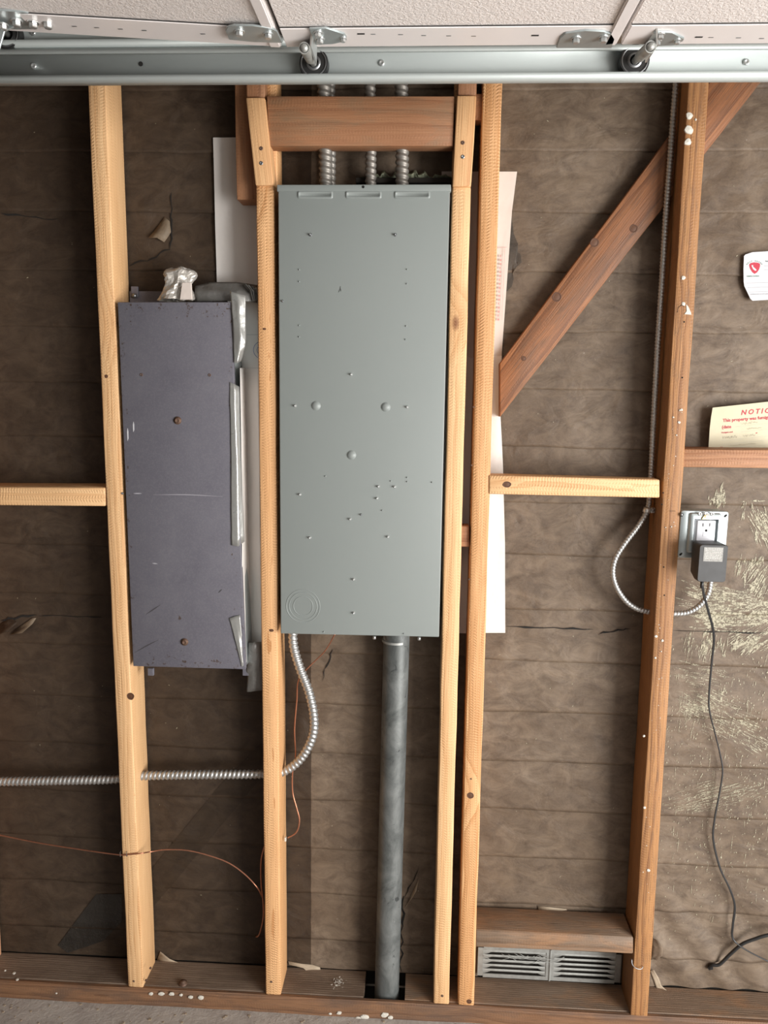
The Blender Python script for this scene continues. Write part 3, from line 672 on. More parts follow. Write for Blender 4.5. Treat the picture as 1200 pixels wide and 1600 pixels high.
# foamy scrap and dark ledge behind them
p0, p1 = at(565, 286, .075), at(704, 279, .075)
g = G(); g.box((at(556, 284, .06).x, .056, p0.z-.004), (at(709, 284, .06).x, .09, p0.z+.006), .001); tag(g.mk('ledge_strip', M['void']), 'dark ledge strip behind the conduits above the grey-green panel', 'strip')
g = G()
V, F = [], []; n = 44
for j in range(5):
    for i in range(n+1):
        x = at(561+145*i/n, 275, .075).x; hgt = (.008+.045*abs(noise.noise((i*.21, 3, 1)))+.018*abs(noise.noise((i*.6, 9, 1))))*min(1, i/3, (n-i)/2+.4)
        V.append((x, .088-.03*math.sin(math.pi*j/4)+.005*random.random(), p0.z+.004+hgt*(1-j/4)*(1 if j else 1)))
F = [(j*(n+1)+i, j*(n+1)+i+1, (j+1)*(n+1)+i+1, (j+1)*(n+1)+i) for j in range(4) for i in range(n)]
tag(mk('insulation_scrap', V, F, M['insul']), 'torn greenish insulation scrap lying behind the flexible conduits', 'scrap')

# ------------------------------------------------------------------ old violet-grey panel
root = thing('old_electrical_panel', at(285, 1040, .04), 'chipped violet-grey old electrical panel between the left studs, taped on its right', 'panel')
P = [at(208, 1041, -.005), at(384, 1046, -.005), at(361, 472, -.005), at(183.5, 472, -.005)]
dx = (P[0].x-P[3].x)
Z1o, Z0o = P[2].z, P[0].z
g = G(); g.prism([(p.x, p.z) for p in P], -.005, .006, .0015, 2)
cc = Vector(((P[0].x+P[2].x)/2, 0, (Z0o+Z1o)/2)); smooth_by_angle(g.mk('cover', M['oldpanel'], root, origin=cc), 50); ocov = bpy.data.objects['cover.001']
g = G(); g.prism([(P[0].x+.004, P[0].z+.003), (P[1].x-.002, P[1].z+.003), (P[2].x-.002, P[2].z-.003), (P[3].x+.004, P[3].z-.003)], .006, .080, .001); g.mk('cabinet', M['galv'], root)
a, b = at(203, 470, .08), at(330, 456, .08); g = G(); g.box((a.x, .078, a.z-.02), (b.x, .086, b.z), .001); g.mk('back_flange', M['oldpanel'], root)
for x, y, yy in ((210, 456, .074),):
    c = at(x, y, yy); g = G(); g.box((c.x-.008, yy, c.z-.012), (c.x+.008, yy+.006, c.z+.012), .001); g.mk('mounting_tab', M['oldpanel'], root)
    g = G(); c = at(x, 462, yy-.001); g.lathe(c, (0, -1, 0), [(-.001, .0055), (.003, .005), (.004, 0)], 10); g.mk('screw', M['nailgrey'], root, True)
for x in (236, 384):
    c = at(x, 1050, .03); g = G(); g.box((c.x-.007, .026, c.z-.008), (c.x+.007, .034, c.z+.01), .001); g.mk('mounting_tab', M['oldpanel'], root)
for x, y, s in ((277.5, 657, 1.0), (288.5, 1003, 1.0)):
    c = at(x, y, -.005); g = G(); g.lathe(c, (.1, -1, 0), [(-.001, .0088*s), (.0012, .0086*s), (.0016, .0064*s), (.0042, .0056*s), (.0046, .004*s), (.0038, .0030*s), (.0038, 0)], 16); g.mk('cover_bolt', M['rust'], ocov, True)
for x, y in ((221, 585.5), (327.5, 586)):
    c = at(x, y, -.005); g = G(); g.lathe(c, (0, -1, 0), [(-.001, .0036), (.0012, .003), (.0012, .0018), (-.0002, .0015), (-.0002, 0)], 12); g.mk('cover_screw', M['rust'], ocov, True)
for x, y, h in ((208.5, 667, 8), (199.5, 679, 10)):
    c = at(x, y, -.0052); k_ = h*.0014; g = G(); g.prism([(c.x-.0008, c.z-k_), (c.x+.0014, c.z-k_*.6), (c.x+.0016, c.z+k_*.5), (c.x+.0003, c.z+k_), (c.x-.0010, c.z+k_*.4)], -.0058, -.005); g.mk('paint_fleck', M['sheet'], ocov)
def scratch(a, b, wd, m, bow=0):
    A, B = at(*a, -.0051), at(*b, -.0051); mid = (A+B)/2+Vector((0, 0, bow)); P_ = spline([A, mid, B], .006)
    g = G(); V, F = [], []
    for i, p in enumerate(P_):
        t_ = i/max(1, len(P_)-1); h_ = wd*.0007*math.sin(math.pi*min(max(t_, .08), .92)); V += [p+Vector((0, -.0001, h_)), p+Vector((0, -.0001, -h_))]
    F = [(2*i, 2*i+1, 2*i+3, 2*i+2) for i in range(len(P_)-1)]
    mk('scratch', V, F, m, ocov)
sm = plain('pale_scratch', (.33, .32, .35), .5); dm = plain('dark_scrape', (.05, .045, .05), .6)
scratch((240, 773), (350, 776), 1.2, sm, .002); scratch((209, 771), (222, 771), 2, sm); scratch((238, 880), (247, 881), 2, sm)
scratch((210, 1020), (249, 999), 2.2, dm, .001); scratch((228, 960), (252, 944), 2.4, dm); scratch((341, 926), (349, 919), 3, dm); scratch((324, 930), (326, 936), 3, dm)
# duct tape strips
def tape(name, rows_, m, label=None, parent=root, amp=.002, seed=0):
    """rows_: list of rows; a row is a list of (px,py,Y)"""
    nr, nc = len(rows_), len(rows_[0]); V, F = [], []; S = 5
    R_ = []
    for row in rows_:
        R_.append(spline([at(*p) for p in row], 1e9) and [at(*p) for p in row])
    fine = []
    for i in range((nr-1)*S+1):
        a = min(i//S, nr-2); t_ = i/S-a; rowp = [R_[a][j].lerp(R_[a+1][j], t_) for j in range(nc)]; fr = []
        for j in range((nc-1)*S+1):
            b2 = min(j//S, nc-2); u = j/S-b2; p = rowp[b2].lerp(rowp[b2+1], u)
            nn = amp*noise.noise((p.x*55+seed, p.z*34, seed*3)); fr.append(p+Vector((nn*.4, -abs(nn), 0)))
        fine.append(fr)
    n2 = len(fine[0]); V = [p for r_ in fine for p in r_]
    F = [(i*n2+j, i*n2+j+1, (i+1)*n2+j+1, (i+1)*n2+j) for i in range(len(fine)-1) for j in range(n2-1)]
    o = mk(name, V, F, M[m], parent, True); sld = o.modifiers.new('s', 'SOLIDIFY'); sld.thickness = .0004
    if label: o['label'] = label
    return o
tape('tape_strip', [[(360, 455, -.004), (372, 459, -.008), (384, 462, -.004)], [(362, 480, -.008), (373, 485, -.010), (384, 490, -.004)], [(364, 520, -.007), (376, 525, -.013), (384, 530, -.004)], [(365, 548, -.007), (374, 548, -.010), (384, 541, -.004)], [(366, 567, -.007), (371, 567, -.008), (377, 565, .01)]], 'tape', 'crinkled silver tape strip over the upper right corner', amp=.004, seed=1)
tape('tape_strip', [[(359, 597, -.006), (366, 600, -.007), (375, 605, .004)], [(360, 650, -.0065), (367, 650, -.0075), (376, 652, .004)], [(361, 720, -.0065), (370, 720, -.0075), (378, 720, .004)], [(361, 790, -.0065), (371, 790, -.0075), (380, 790, .004)], [(362, 852, -.0065), (372, 854, -.0075), (382, 846, .004)]], 'tape', 'long silver tape strip along the right edge', amp=.0012, seed=2)
tape('tape_strip', [[(358, 966, -.0065), (366, 963, -.0068), (375, 961, -.006)], [(365, 990, -.0065), (371, 985, -.0072), (377, 985, -.006)], [(371, 1015, -.0065), (376, 1015, -.0075), (382, 1015, 0.0)], [(378, 1042, -.0065), (380, 1040, -.0070), (385, 1038, .01)]], 'tape', 'pointed silver tape strip at the lower right corner', amp=.001, seed=3)
tape('side_wrap', [[(375, 575, .0), (380, 575, .05), (384, 575, .083)], [(378, 760, .0), (384, 760, .05), (388, 760, .083)], [(378, 900, .0), (385, 900, .05), (392, 900, .083)], [(384, 1035, .0), (388, 1030, .05), (394, 1020, .083)]], 'wrap', 'white sheeting along the right side', amp=.003, seed=4)
tape('dark_tape', [[(305, 447, .05), (330, 441, .045), (370, 441, .045), (404, 446, .05)], [(305, 458, .03), (330, 456, .02), (372, 456, .02), (404, 462, .02)], [(306, 471, .03), (330, 471, .02), (372, 470, .01), (402, 473, .03)]], 'tapedark', 'dull grey tape folded over the top right', amp=.004, seed=5)
for i in range(4):
    tape('tape_fold', [[(378+i*6, 445+i*2, .035), (383+i*6, 443+i*2, .015)], [(388+i*4, 456+i*2, .03), (393+i*3, 453+i*2, .012)], [(391+i*3, 470, .03), (396+i*2, 470, .012)]], 'tape' if i % 2 else 'tapedark', amp=.004, seed=9+i)
tape('dark_tape', [[(389, 1004, .03), (398, 1003, .022), (412, 1003, .03)], [(386, 1035, .03), (396, 1030, .02), (412, 1030, .03)], [(387, 1050, .03), (396, 1050, .024), (412, 1048, .03)], [(386, 1081, .03), (396, 1080, .028), (412, 1078, .03)]], 'tapedark', 'dull grey tape tail hanging below the right corner', amp=.006, seed=6)
# crumpled silver-wrapped stub on top
V, F = [], []; n = 36; rows_ = 16; base = at(277, 470, .035); top = at(281, 420, .035)
for j in range(rows_+1):
    t_ = j/rows_; c = base.lerp(top, t_); r_ = .040*(1-t_)**1.5+.029 if t_ < .96 else .02
    r_ = .040-.012*min(1, t_*2.2)+(.003 if .75 < t_ < .9 else 0)-(.010 if t_ > .95 else 0)
    for i in range(n):
        a = 2*math.pi*i/n; q_ = noise.noise((math.cos(a)*2.1, math.sin(a)*2.1, t_*3.2)); q2 = noise.noise((math.cos(a)*5, math.sin(a)*5, t_*6+4))
        rr_ = r_*(1+.30*q_+.20*abs(q2)); zz = c.z+(.010*noise.noise((a*1.3, 2, 2)) if j > rows_-3 else 0)+(.006*noise.noise((a*2, 7, 2)) if j == 0 else 0)
        V.append((c.x+math.cos(a)*rr_, c.y+math.sin(a)*rr_*.8, zz))
F = [(j*n+i, j*n+(i+1) % n, (j+1)*n+(i+1) % n, (j+1)*n+i) for j in range(rows_) for i in range(n)]+[tuple(rows_*n+i for i in range(n))]
o = mk('wrapped_stub', V, F, M['foil'], root, False); o['label'] = 'crumpled silver wrap around the stub on top'
g = G(); a, b = at(281, 468, .0), at(299, 441, -.003); g.prism([(a.x, a.z), (b.x, a.z), (b.x-.001, b.z), (a.x+.006, b.z)], -.001, .004, .0008); g.mk('paper_tag', M['wrapback'], root)

# ------------------------------------------------------------------ white house wrap sheets
def sheet(name, rows_, m, label, cat, amp=.003, yo=.0885, seed=0, S=10, parent=None):
    """rows_: (py, [px...]) rows, smooth sheet hanging near the paper"""
    V, F = [], []; nc = len(rows_[0][1])
    P = [[at(r_[1][i_], r_[0], (r_[2][i_] if len(r_) > 2 else yo)) for i_ in range(nc)] for r_ in rows_]; G_ = []
    for i in range((len(P)-1)*S+1):
        a = min(i//S, len(P)-2); t_ = i/S-a; rp = [P[a][j].lerp(P[a+1][j], t_) for j in range(nc)]; fr = []
        for j in range((nc-1)*S+1):
            b2 = min(j//S, nc-2); u = j/S-b2; p = rp[b2].lerp(rp[b2+1], u)
            h = amp*noise.fractal((p.x*14+seed, p.z*3.0, seed), 1, 2, 2); fr.append(Vector((p.x, p.y-max(-.0005, h), p.z)))
        G_.append(fr)
    n2 = len(G_[0]); V = [p for r_ in G_ for p in r_]
    F = [(i*n2+j, i*n2+j+1, (i+1)*n2+j+1, (i+1)*n2+j) for i in range(len(G_)-1) for j in range(n2-1)]
    o = mk(name, V, F, M[m], parent, True)
    return tag(o, label, cat) if label else o
wl = sheet('house_wrap', [(215, [333, 365, 400, 425]), (330, [336, 368, 402, 428]), (442, [339, 370, 403, 420]), (500, [372, 385, 403, 414], [.085, .075, .05, .05]), (600, [372, 385, 404, 414], [.085, .07, .035, .04]), (800, [376, 389, 406, 416], [.085, .07, .03, .04]), (1003, [386, 394, 408, 416], [.085, .075, .05, .05])], 'wrap', 'white sheet of house wrap behind and right of the violet-grey panel', 'house wrap', .004)
for y in (523, 575): 
    g = G(); a, b = at(385, y, .048), at(408, y, .030); g.tube([a, b], .0004, 4); g.mk('printed_line', M['rule'], wl)
g = G(); c = at(409, 547, .030); g.lathe(c, (0, -1, 0), [(0, .018), (.0003, .0185), (0, .019)], 28); g.lathe(c, (0, -1, 0), [(0, .010), (.0003, .0105), (0, .011)], 28); g.mk('printed_circle', M['blue'], wl)
wr_ = sheet('house_wrap', [(268, [690, 730, 768, 807]), (330, [690, 728, 766, 800]), (390, [690, 726, 762, 796])], 'wrapback', None, None, .003, seed=3)
wr_.name = 'house_wrap_upper'
WR = thing('house_wrap', at(760, 980, .088), 'pale sheet of house wrap behind the fresh orange stud, its edge showing', 'house wrap')
bpy.data.objects.remove(wr_)
sheet('upper_sheet', [(270, [690, 730, 768, 788]), (268, [690, 730, 770, 808]), (330, [690, 728, 766, 800]), (470, [690, 726, 760, 790]), (560, [690, 722, 756, 783.5])][1:], 'wrapback', None, None, .002, seed=3, parent=WR)
sheet('lower_sheet', [(556, [690, 722, 756, 784]), (650, [690, 722, 754, 782]), (730, [690, 722, 754, 786]), (850, [690, 722, 755, 789]), (989, [690, 722, 756, 789.5])], 'wrap', None, None, .006, seed=4, parent=WR, yo=.0875)
g = G(); 
for i in range(17):
    y = 400+i*6.2; c = at(782.5-i*.25, y, .0835); g.box(c+Vector((-.002, -.0003, -.0022)), c+Vector((.0022, .0003, .0018)) if i % 3 else c+Vector((.0005, .0003, .0025)))
a, b = at(789, 386, .0835), at(784, 500, .0835); g.tube([a, b], .0004, 4); a, b = at(772, 388, .0835), at(792, 386, .0835); g.tube([a, b], .0004, 4)
g.mk('faded_print', M['faintred'], WR)

# ------------------------------------------------------------------ vertical pipe
a, b = at(619.5, 1000, .045), at(604, 1560, .045); d = (b-a).normalized()
root = thing('conduit_pipe', b, 'thick mottled grey metal pipe rising from the sill into the grey-green panel', 'pipe')
g = G(); g.cyl(a-d*.03, b+d*.055, .0302, 40); smooth_by_angle(g.mk('pipe', M['pipe'], root), 50)
g = G(); g.lathe(at(618, 996, .045), (0, 0, -1), [(-.006, .0235), (-.006, .028), (.003, .0285), (.004, .0315), (.009, .0315)], 32); smooth_by_angle(g.mk('coupling_ring', M['brass'] if 0 else M['vent'], root), 50)

# ------------------------------------------------------------------ lower flexible conduit
pts = [(457, 978, .032), (459, 1010, .032), (469, 1045, .034), (483, 1082, .036), (490.5, 1120, .038), (488.5, 1150, .04), (474, 1180, .043), (455, 1199, .045), (435, 1207.5, .046), (405, 1209.5, .046), (300, 1210.5, .046), (216, 1212.5, .046), (180, 1217.5, .046), (90, 1219.5, .046), (0, 1221, .046), (-60, 1221, .046)]
conduit('flexible_conduit', [at(*p) for p in pts], .0112, .0108, M['flex'], 'shiny flexible conduit looping from the grey-green panel left through two studs')
g = G(); c = at(457, 992, .032); g.lathe(c, (0, 0, -1), [(-.006, .012), (-.006, .0135), (.003, .0135), (.004, .0115)], 20); 
pts = [(1057, 118, .05), (1052, 180, .05), (1046, 260, .05), (1040, 340, .05), (1034, 440, .05), (1027, 550, .052), (1021, 660, .055), (1017.5, 735, .057), (1014.5, 780, .055), (1010, 800, .055), (997, 822, .05), (977, 848, .047), (962, 872, .045), (957.5, 895, .045), (963, 917, .045), (976, 937, .045), (991, 949, .045), (1008, 955, .045), (1030, 958, .045), (1052, 959, .045), (1074, 957, .045), (1093, 946, .044), (1106, 928, .042), (1110, 908, .040), (1111, 880, .038)]
conduit('armored_cable', [at(*p) for p in pts], .0066, .0072, M['flex'], 'thin armored cable down the left of the old stud, looping to the outlet', n=12, per=5, cat='cable')
root = thing('cable_strap', at(1013, 796, .05), 'small bright steel strap clamping the armored cable to the old stud', 'strap')
c = at(1010.5, 797, .052)
g = G(); g.lathe(c, (c - at(1014, 785, .054)).normalized(), [(-.006, .0072), (-.006, .0085), (.006, .0085), (.006, .0072)], 18); g.mk('band', M['zinc'], root, True)
g = G(); e = at(1017, 797, .050); g.box((e.x-.001, e.y-.006, e.z-.006), (e.x+.008, e.y+.004, e.z+.006), .001); g.mk('tab', M['zinc'], root)
g = G(); g.lathe(at(1020, 797, .044), (0, -1, 0), [(-.002, .004), (.002, .0038), (.0025, 0)], 8); g.mk('screw', M['nailgrey'], root, True)

# ------------------------------------------------------------------ copper wires
def wire(pts, label, r=.0016):
    g = G(); g.tube(spline([at(*p) for p in pts], .006), r, 7); return tag(g.mk('copper_wire', M['copper'], None, True), label, 'wire')
w1 = wire([(-40, 1299, .03), (0, 1305, .03), (60, 1317, .025), (130, 1328, .012), (185, 1335.5, -.002), (203, 1335, -.003), (222, 1333, -.002), (235, 1331, .02), (262, 1327.5, .03), (300, 1330, .035), (350, 1345, .035), (380, 1364, .03), (402, 1387, .025), (410, 1403, .04)], 'copper wire crossing the leftmost tall stud under a staple')
for x, y in ((188, 1335), (198, 1335)):
    g = G(); c = at(x, y, -.004); g.tube([c+Vector((0, .004, .006)), c+Vector((0, -.001, .005)), c+Vector((0, -.001, -.005)), c+Vector((0, .004, -.006))], .0008, 5); g.mk('staple', M['nailgrey'], w1)
w2 = wire([(524, 990, .04), (508, 1017, .05), (484, 1041, .055), (467, 1062, .055), (464, 1095, .055), (460.5, 1140, .055), (462, 1180, .058), (457.5, 1205, .055), (457.5, 1238, .055), (463.5, 1262, .05), (468, 1282, .048), (463, 1301, .045), (446, 1311, .04)], 'copper wire dropping from the grey-green panel behind its looping conduit')
g = G(); c = at(446, 1311, .038); g.box(c+Vector((-.002, -.003, -.005)), c+Vector((.002, .003, .005)), .0005); g.mk('staple', M['dot'], w2)
wire([(413, 1322, .05), (408, 1345, .05), (408, 1380, .05), (411, 1410, .05), (411, 1435, .05), (405, 1460, .055), (400, 1464, .06), (402, 1458, .07)], 'short dull copper wire end curling beside the middle stud foot')

# ------------------------------------------------------------------ outlet box and receptacle
root = thing('outlet_box', at(1098, 870, .02), 'square steel outlet box on the old stud with a grey receptacle', 'outlet')
p0, p1 = at(1058.5, 871, -.002), at(1138.5, 799, -.002)
x0, x1, z0, z1 = p0.x, p1.x, p0.z, p1.z
g = G(); g.box((x0+.002, .001, z0+.002), (x1-.002, .05, z1-.002), .003, 2); smooth_by_angle(g.mk('box', M['galv'], root), 50)
# cover plate with raised ring and real opening
ox0, ox1, oz1, oz0 = at(1084, 811, -.006).x, at(1122, 811, -.006).x, at(1100, 810.5, -.006).z, at(1100, 811, -.006).z-.072
g = G(); yb, yf = -.003, .001
def rect(x0_, x1_, z0_, z1_, y): return [(x0_, y, z0_), (x1_, y, z0_), (x1_, y, z1_), (x0_, y, z1_)]
rx0, rx1, rz0, rz1 = ox0-.009, ox1+.005, oz0-.003, oz1+.012
rz0 = max(rz0, z0+.003)
oz0 = rz0+.004
def rr_loop(x0_, x1_, z0_, z1_, y, r_, n_=5):
    o_ = []
    for cx_, cz_, a0 in ((x1_-r_, z1_-r_, 0), (x0_+r_, z1_-r_, 90), (x0_+r_, z0_+r_, 180), (x1_-r_, z0_+r_, 270)):
        for i in range(n_): a = R(a0+90*i/(n_-1)); o_.append((cx_+r_*math.cos(a), y, cz_+r_*math.sin(a)))
    return o_
loops = [rr_loop(x0, x1, z0, z1, .001, .006), rr_loop(x0, x1, z0, z1, -.003, .006), rr_loop(x0+.001, x1-.001, z0+.001, z1-.001, -.004, .005), rr_loop(rx0-.002, rx1+.002, rz0, rz1+.001, -.004, .006),
         rr_loop(rx0, rx1, rz0+.001, rz1, -.009, .005), rr_loop(rx0+.002, rx1-.002, rz0+.002, rz1-.002, -.011, .004), rr_loop(ox0, ox1, oz0, oz1, -.011, .001), rr_loop(ox0, ox1, oz0, oz1, .004, .001)]
nl = len(loops[0]); g.add([p for L in loops for p in L], [(j*nl+i, j*nl+(i+1) % nl, (j+1)*nl+(i+1) % nl, (j+1)*nl+i) for j in range(len(loops)-1) for i in range(nl)])
pm = smooth_by_angle(g.mk('cover_plate', M['galv'], root), 55)
for x, y in ((1066, 805), (1134, 806), (1064, 866)):
    c = at(x, y, -.0045); g = G(); g.prism([(c.x-.004, c.z-.003), (c.x, c.z-.0032), (c.x+.003, c.z+.001), (c.x+.002, c.z+.004), (c.x-.003, c.z+.001)], -.0046, -.0042); g.mk('corner_slot', M['hole'], pm)
g = G(); c = at(1065, 804, -.0045); g.lathe(c, (0, -1, 0), [(0, .0035), (.002, .003), (.0024, 0)], 10); g.mk('screw', M['nailgrey'], pm, True)
g = G(); g.box((ox0, .0035, oz0), (ox1, .0045, oz1)); g.mk('dark_gap', M['hole'], root)
r0x, r1x, rz_ = at(1089.5, 813, -.010).x, at(1118.5, 813, -.010).x, at(1100, 813, -.010).z
g = G(); g.box((r0x, -.012, oz0+.003), (r1x, .003, rz_), .0018, 2); rc = smooth_by_angle(g.mk('receptacle', M['recept'], root), 50)
g = G(); g.box((r0x-.003, -.007, oz0+.001), (r0x+.003, .003, rz_+.001), .001); g.mk('receptacle_side', M['recept'], root)
for x in (1098.5, 1109):
    c = at(x, 820, -.0122); g = G(); g.box(c+Vector((-.0009, -.0002, -.0036)), c+Vector((.0009, .0004, .0036))); g.mk('slot', M['hole'], rc)
c = at(1103.5, 829, -.0122); g = G(); g.lathe(c, (0, -1, 0), [(-.0003, .0026), (.0002, .0026), (.0002, 0)], 12); g.mk('slot', M['hole'], rc)
a, b = at(1098, 838, -.0123), at(1108.5, 832, -.0123); g = G(); g.tube([(a.x, a.y, a.z), (b.x, a.y, a.z), (b.x, a.y, b.z), (a.x, a.y, b.z), (a.x, a.y, a.z)], .0003, 4); g.mk('moulded_mark', M['rule'], rc)
g = G()
for x, y in ((1094, 803), (1103.5, 802.5), (1113, 803)):
    c = at(x, y, -.0115); g.lathe(c, (0, -1, 0), [(0, .0042), (.0012, .0040), (.0012, .0018), (0, .0016)], 14)
c = at(1103.5, 803, -.0115); g.box(c+Vector((-.014, -.0002, -.002)), c+Vector((.014, .0006, .002))); g.mk('yoke', M['zinc'], root, True)
c = at(1103, 808, -.0125); g = G(); g.prism([(c.x-.0095, c.z-.005), (c.x+.0095, c.z-.005), (c.x+.005, c.z+.005), (c.x-.004, c.z+.005)], -.0145, -.0125, .0006); g.lathe(at(1103.5, 807, -.0145), (0, -1, 0), [(0, .0035), (.0014, .003), (.0016, 0)], 12); g.mk('brass_screw_tab', M['brass'], root)

# ------------------------------------------------------------------ black power adapter + cord
root = thing('power_adapter', at(1110, 880, -.03), 'bulky charcoal plug-in power adapter with a thin black cord', 'adapter')
q0, q1 = at(1089, 909, -.066), at(1138.5, 852, -.066)
fx0, fx1, fz0, fz1 = q0.x, q1.x, q0.z, q1.z
loops = [rr_loop(fx0+.005, fx1-.003, fz0+.014, fz1-.001, -.0125, .005, 6), rr_loop(fx0+.001, fx1-.001, fz0+.008, fz1, -.020, .006, 6), rr_loop(fx0, fx1, fz0, fz1, -.045, .006, 6), rr_loop(fx0, fx1, fz0, fz1, -.064, .006, 6), rr_loop(fx0+.001, fx1-.001, fz0+.001, fz1-.001, -.0662, .0055, 6)]
nl = len(loops[0]); g = G(); g.add([p for L in loops for p in L], [(j*nl+i, j*nl+(i+1) % nl, (j+1)*nl+(i+1) % nl, (j+1)*nl+i) for j in range(len(loops)-1) for i in range(nl)]+[tuple((len(loops)-1)*nl+i for i in range(nl)), tuple(range(nl))[::-1]])
ad = smooth_by_angle(g.mk('adapter_body', M['adapter'], root), 40)
for x in (1098.5, 1109): g = G(); c = at(x, 862, -.012); g.box(c+Vector((-.0008, -.001, -.003)), c+Vector((.0008, .006, .003))); g.mk('prong', M['brass'], root)
a, b = at(1098.5, 877, -.0664), at(1130.5, 855.5, -.0664); g = G(); g.box((a.x, -.0668, a.z), (b.x, -.0660, b.z)); lb = g.mk('rating_label', M['labelp'], ad)
g = G()
for i in range(7):
    z = b.z-.0035-i*.0034; x = a.x+.003
    while x < b.x-.004:
        wd = random.uniform(.001, .004); g.box((x, -.0670, z-.0007), (min(x+wd, b.x-.002), -.0668, z+.0007)); x += wd+random.uniform(.0006, .0018)
g.mk('label_print', M['labelt'], lb)
c = at(1097, 910, -.05); g = G(); g.tube([c+Vector((0, 0, .004)), c+Vector((0, 0, -.012))], .0036, 10); g.mk('strain_relief', M['black'], root, True)
cp = [(1097, 910, -.05), (1100, 930, -.04), (1107.5, 958, -.02), (1113, 978, 0), (1115.5, 1000, .02), (1112.5, 1030, .045), (1108, 1083, .065), (1108.5, 1110, .072), (1117, 1145, .08), (1125.5, 1180, .082), (1129, 1206, .082), (1124, 1240, .082), (1116.5, 1280, .082), (1114.5, 1312, .082), (1125, 1356, .08), (1140, 1388, .08), (1148, 1415, .08), (1145, 1445, .08), (1145, 1466, .08), (1162, 1482, .072), (1200, 1502, .06), (1260, 1530, .05)]
P_ = spline([at(*p) for p in cp], .006); g = G()
for s in (-1, 1): g.tube([p+Vector((s*.0012*math.cos(i*.02), 0, s*.0006*math.sin(i*.05))) for i, p in enumerate(P_)], .0016, 7)
g.mk('cord', M['black'], root, True)
g = G(); g.tube(spline([at(1108, 1512, .092), at(1113, 1508, .086), at(1124, 1507, .082), (at(1141, 1491, .08)), at(1160, 1475, .076), at(1180, 1467, .072), at(1200, 1461, .068), at(1260, 1450, .06)], .005), .0040, 9)
root = g.mk('black_cable', M['rubber'], None, True); tag(root, 'thick black cable entering the paper near the bottom right, crossing the thin cord', 'cable')
g = G(); blob(g, at(1110, 1512, .090), .007, 0, .002, 10); g.mk('cable_hole', M['hole'], root)

# ------------------------------------------------------------------ papers on the right bay
def text(s, size, p, m, parent, rz=0, italic=0, bold=0, sp=1.0, yy=None, align='LEFT'):
    cu = bpy.data.curves.new('t', 'FONT'); cu.body = s; cu.size = size; cu.shear = italic; cu.offset = bold; cu.space_character = sp; cu.align_x = align; cu.extrude = .00008; cu.resolution_u = 2
    t_ = bpy.data.objects.new('t', cu); COL.objects.link(t_)
    dg = bpy.context.evaluated_depsgraph_get(); me = bpy.data.meshes.new_from_object(t_.evaluated_get(dg)); bpy.data.objects.remove(t_)
    me.materials.clear(); me.materials.append(M[m]); o_ = bpy.data.objects.new('printed_text', me)
    place(o_, Matrix.Translation(p) @ Matrix.Rotation(rz, 4, 'Y') @ Matrix.Rotation(R(90), 4, 'X'), parent); return o_
def paper(name, outline_px, y, m, label, cat, curl=.003):
    P = [at(a_, b_, y) for a_, b_ in outline_px]
    g = G(); g.prism([(p.x, p.z) for p in P], y, y+.0005); o_ = g.mk(name, M[m]); return tag(o_, label, cat)
ny = .070
nt_ = paper('fumigation_notice', [(1107, 700), (1109, 670), (1111, 652), (1113.5, 637), (1160, 632), (1215, 626), (1300, 617), (1300, 702)], ny, 'notice', 'cream notice with red NOTICE lettering resting on the reddish block', 'notice')
ang = R(5.4)
text('NOTICE', .0150, at(1157.5, 648.3, ny-.0004), 'red', nt_, -ang, .25, .00035, 1.45)
text('This property was fumigated', .0098, at(1129.5, 659.5, ny-.0004), 'red', nt_, -ang, 0, .00022)
text('(date', .0098, at(1128, 669.8, ny-.0004), 'red', nt_, -ang, 0, .00022)
text('Fumigant used', .0042, at(1127.5, 677, ny-.0004), 'red', nt_, -ang, 0, .0001)
text('BY', .0032, at(1181, 677.5, ny-.0004), 'red', nt_, -ang, 0, .0001)
text('FOR', .0030, at(1125, 699.5, ny-.0004), 'red', nt_, -ang)
g = G()
for a_, b_ in (((1149, 667), (1215, 660)), ((1157, 675), (1215, 669)), ((1127, 688.5), (1215, 680)), ((1127, 695), (1215, 686)), ((1140, 699.5), (1215, 693.5)), ((1158, 649.5), (1215, 644.5))): g.tube([at(*a_, ny-.0003), at(*b_, ny-.0003)], .00028, 4)
g.mk('ruled_lines', M['pencil'], nt_)
def scrawl(x0_, y0_, x1_, y1_, h_, n_, m_, par, yy, seed):
    random.seed(seed); pts_ = []
    for i in range(n_+1):
        t_ = i/n_; pts_.append(at(x0_+(x1_-x0_)*t_+random.uniform(-.8, .8), y0_+(y1_-y0_)*t_+(h_*.5 if i % 2 else -h_*.5)*random.uniform(.5, 1), yy))
    g_ = G(); g_.tube(spline(pts_, .0012), .00022, 4); g_.mk('handwriting', M[m_], par)
scrawl(1158, 662, 1184, 659.5, 4, 12, 'pencil', nt_, ny-.0004, 1); scrawl(1129, 684, 1152, 682, 5, 14, 'pencil', nt_, ny-.0004, 2); scrawl(1162, 681, 1180, 679.5, 4, 10, 'pencil', nt_, ny-.0004, 3); scrawl(1139, 696.5, 1181, 693, 3.5, 22, 'pencil', nt_, ny-.0004, 4); scrawl(1167, 670, 1190, 668, 3, 12, 'pencil', nt_, ny-.0004, 5)
random.seed(11)
fy = .082
ff = paper('inspection_form', [(1162.5, 400), (1165, 397.5), (1176, 394), (1200, 392.5), (1290, 390), (1290, 470), (1200, 468.5), (1176, 470), (1172.5, 467), (1163, 447), (1162, 440), (1161.7, 420)], fy, 'sheet', 'white paper form with a red shield at the right edge of the picture', 'form')
def poly(px_, y, m_, par, name, th=.0003):
    P = [at(a_, b_, y) for a_, b_ in px_]; g_ = G(); g_.prism([(p.x, p.z) for p in P], y-th, y); return g_.mk(name, M[m_], par)
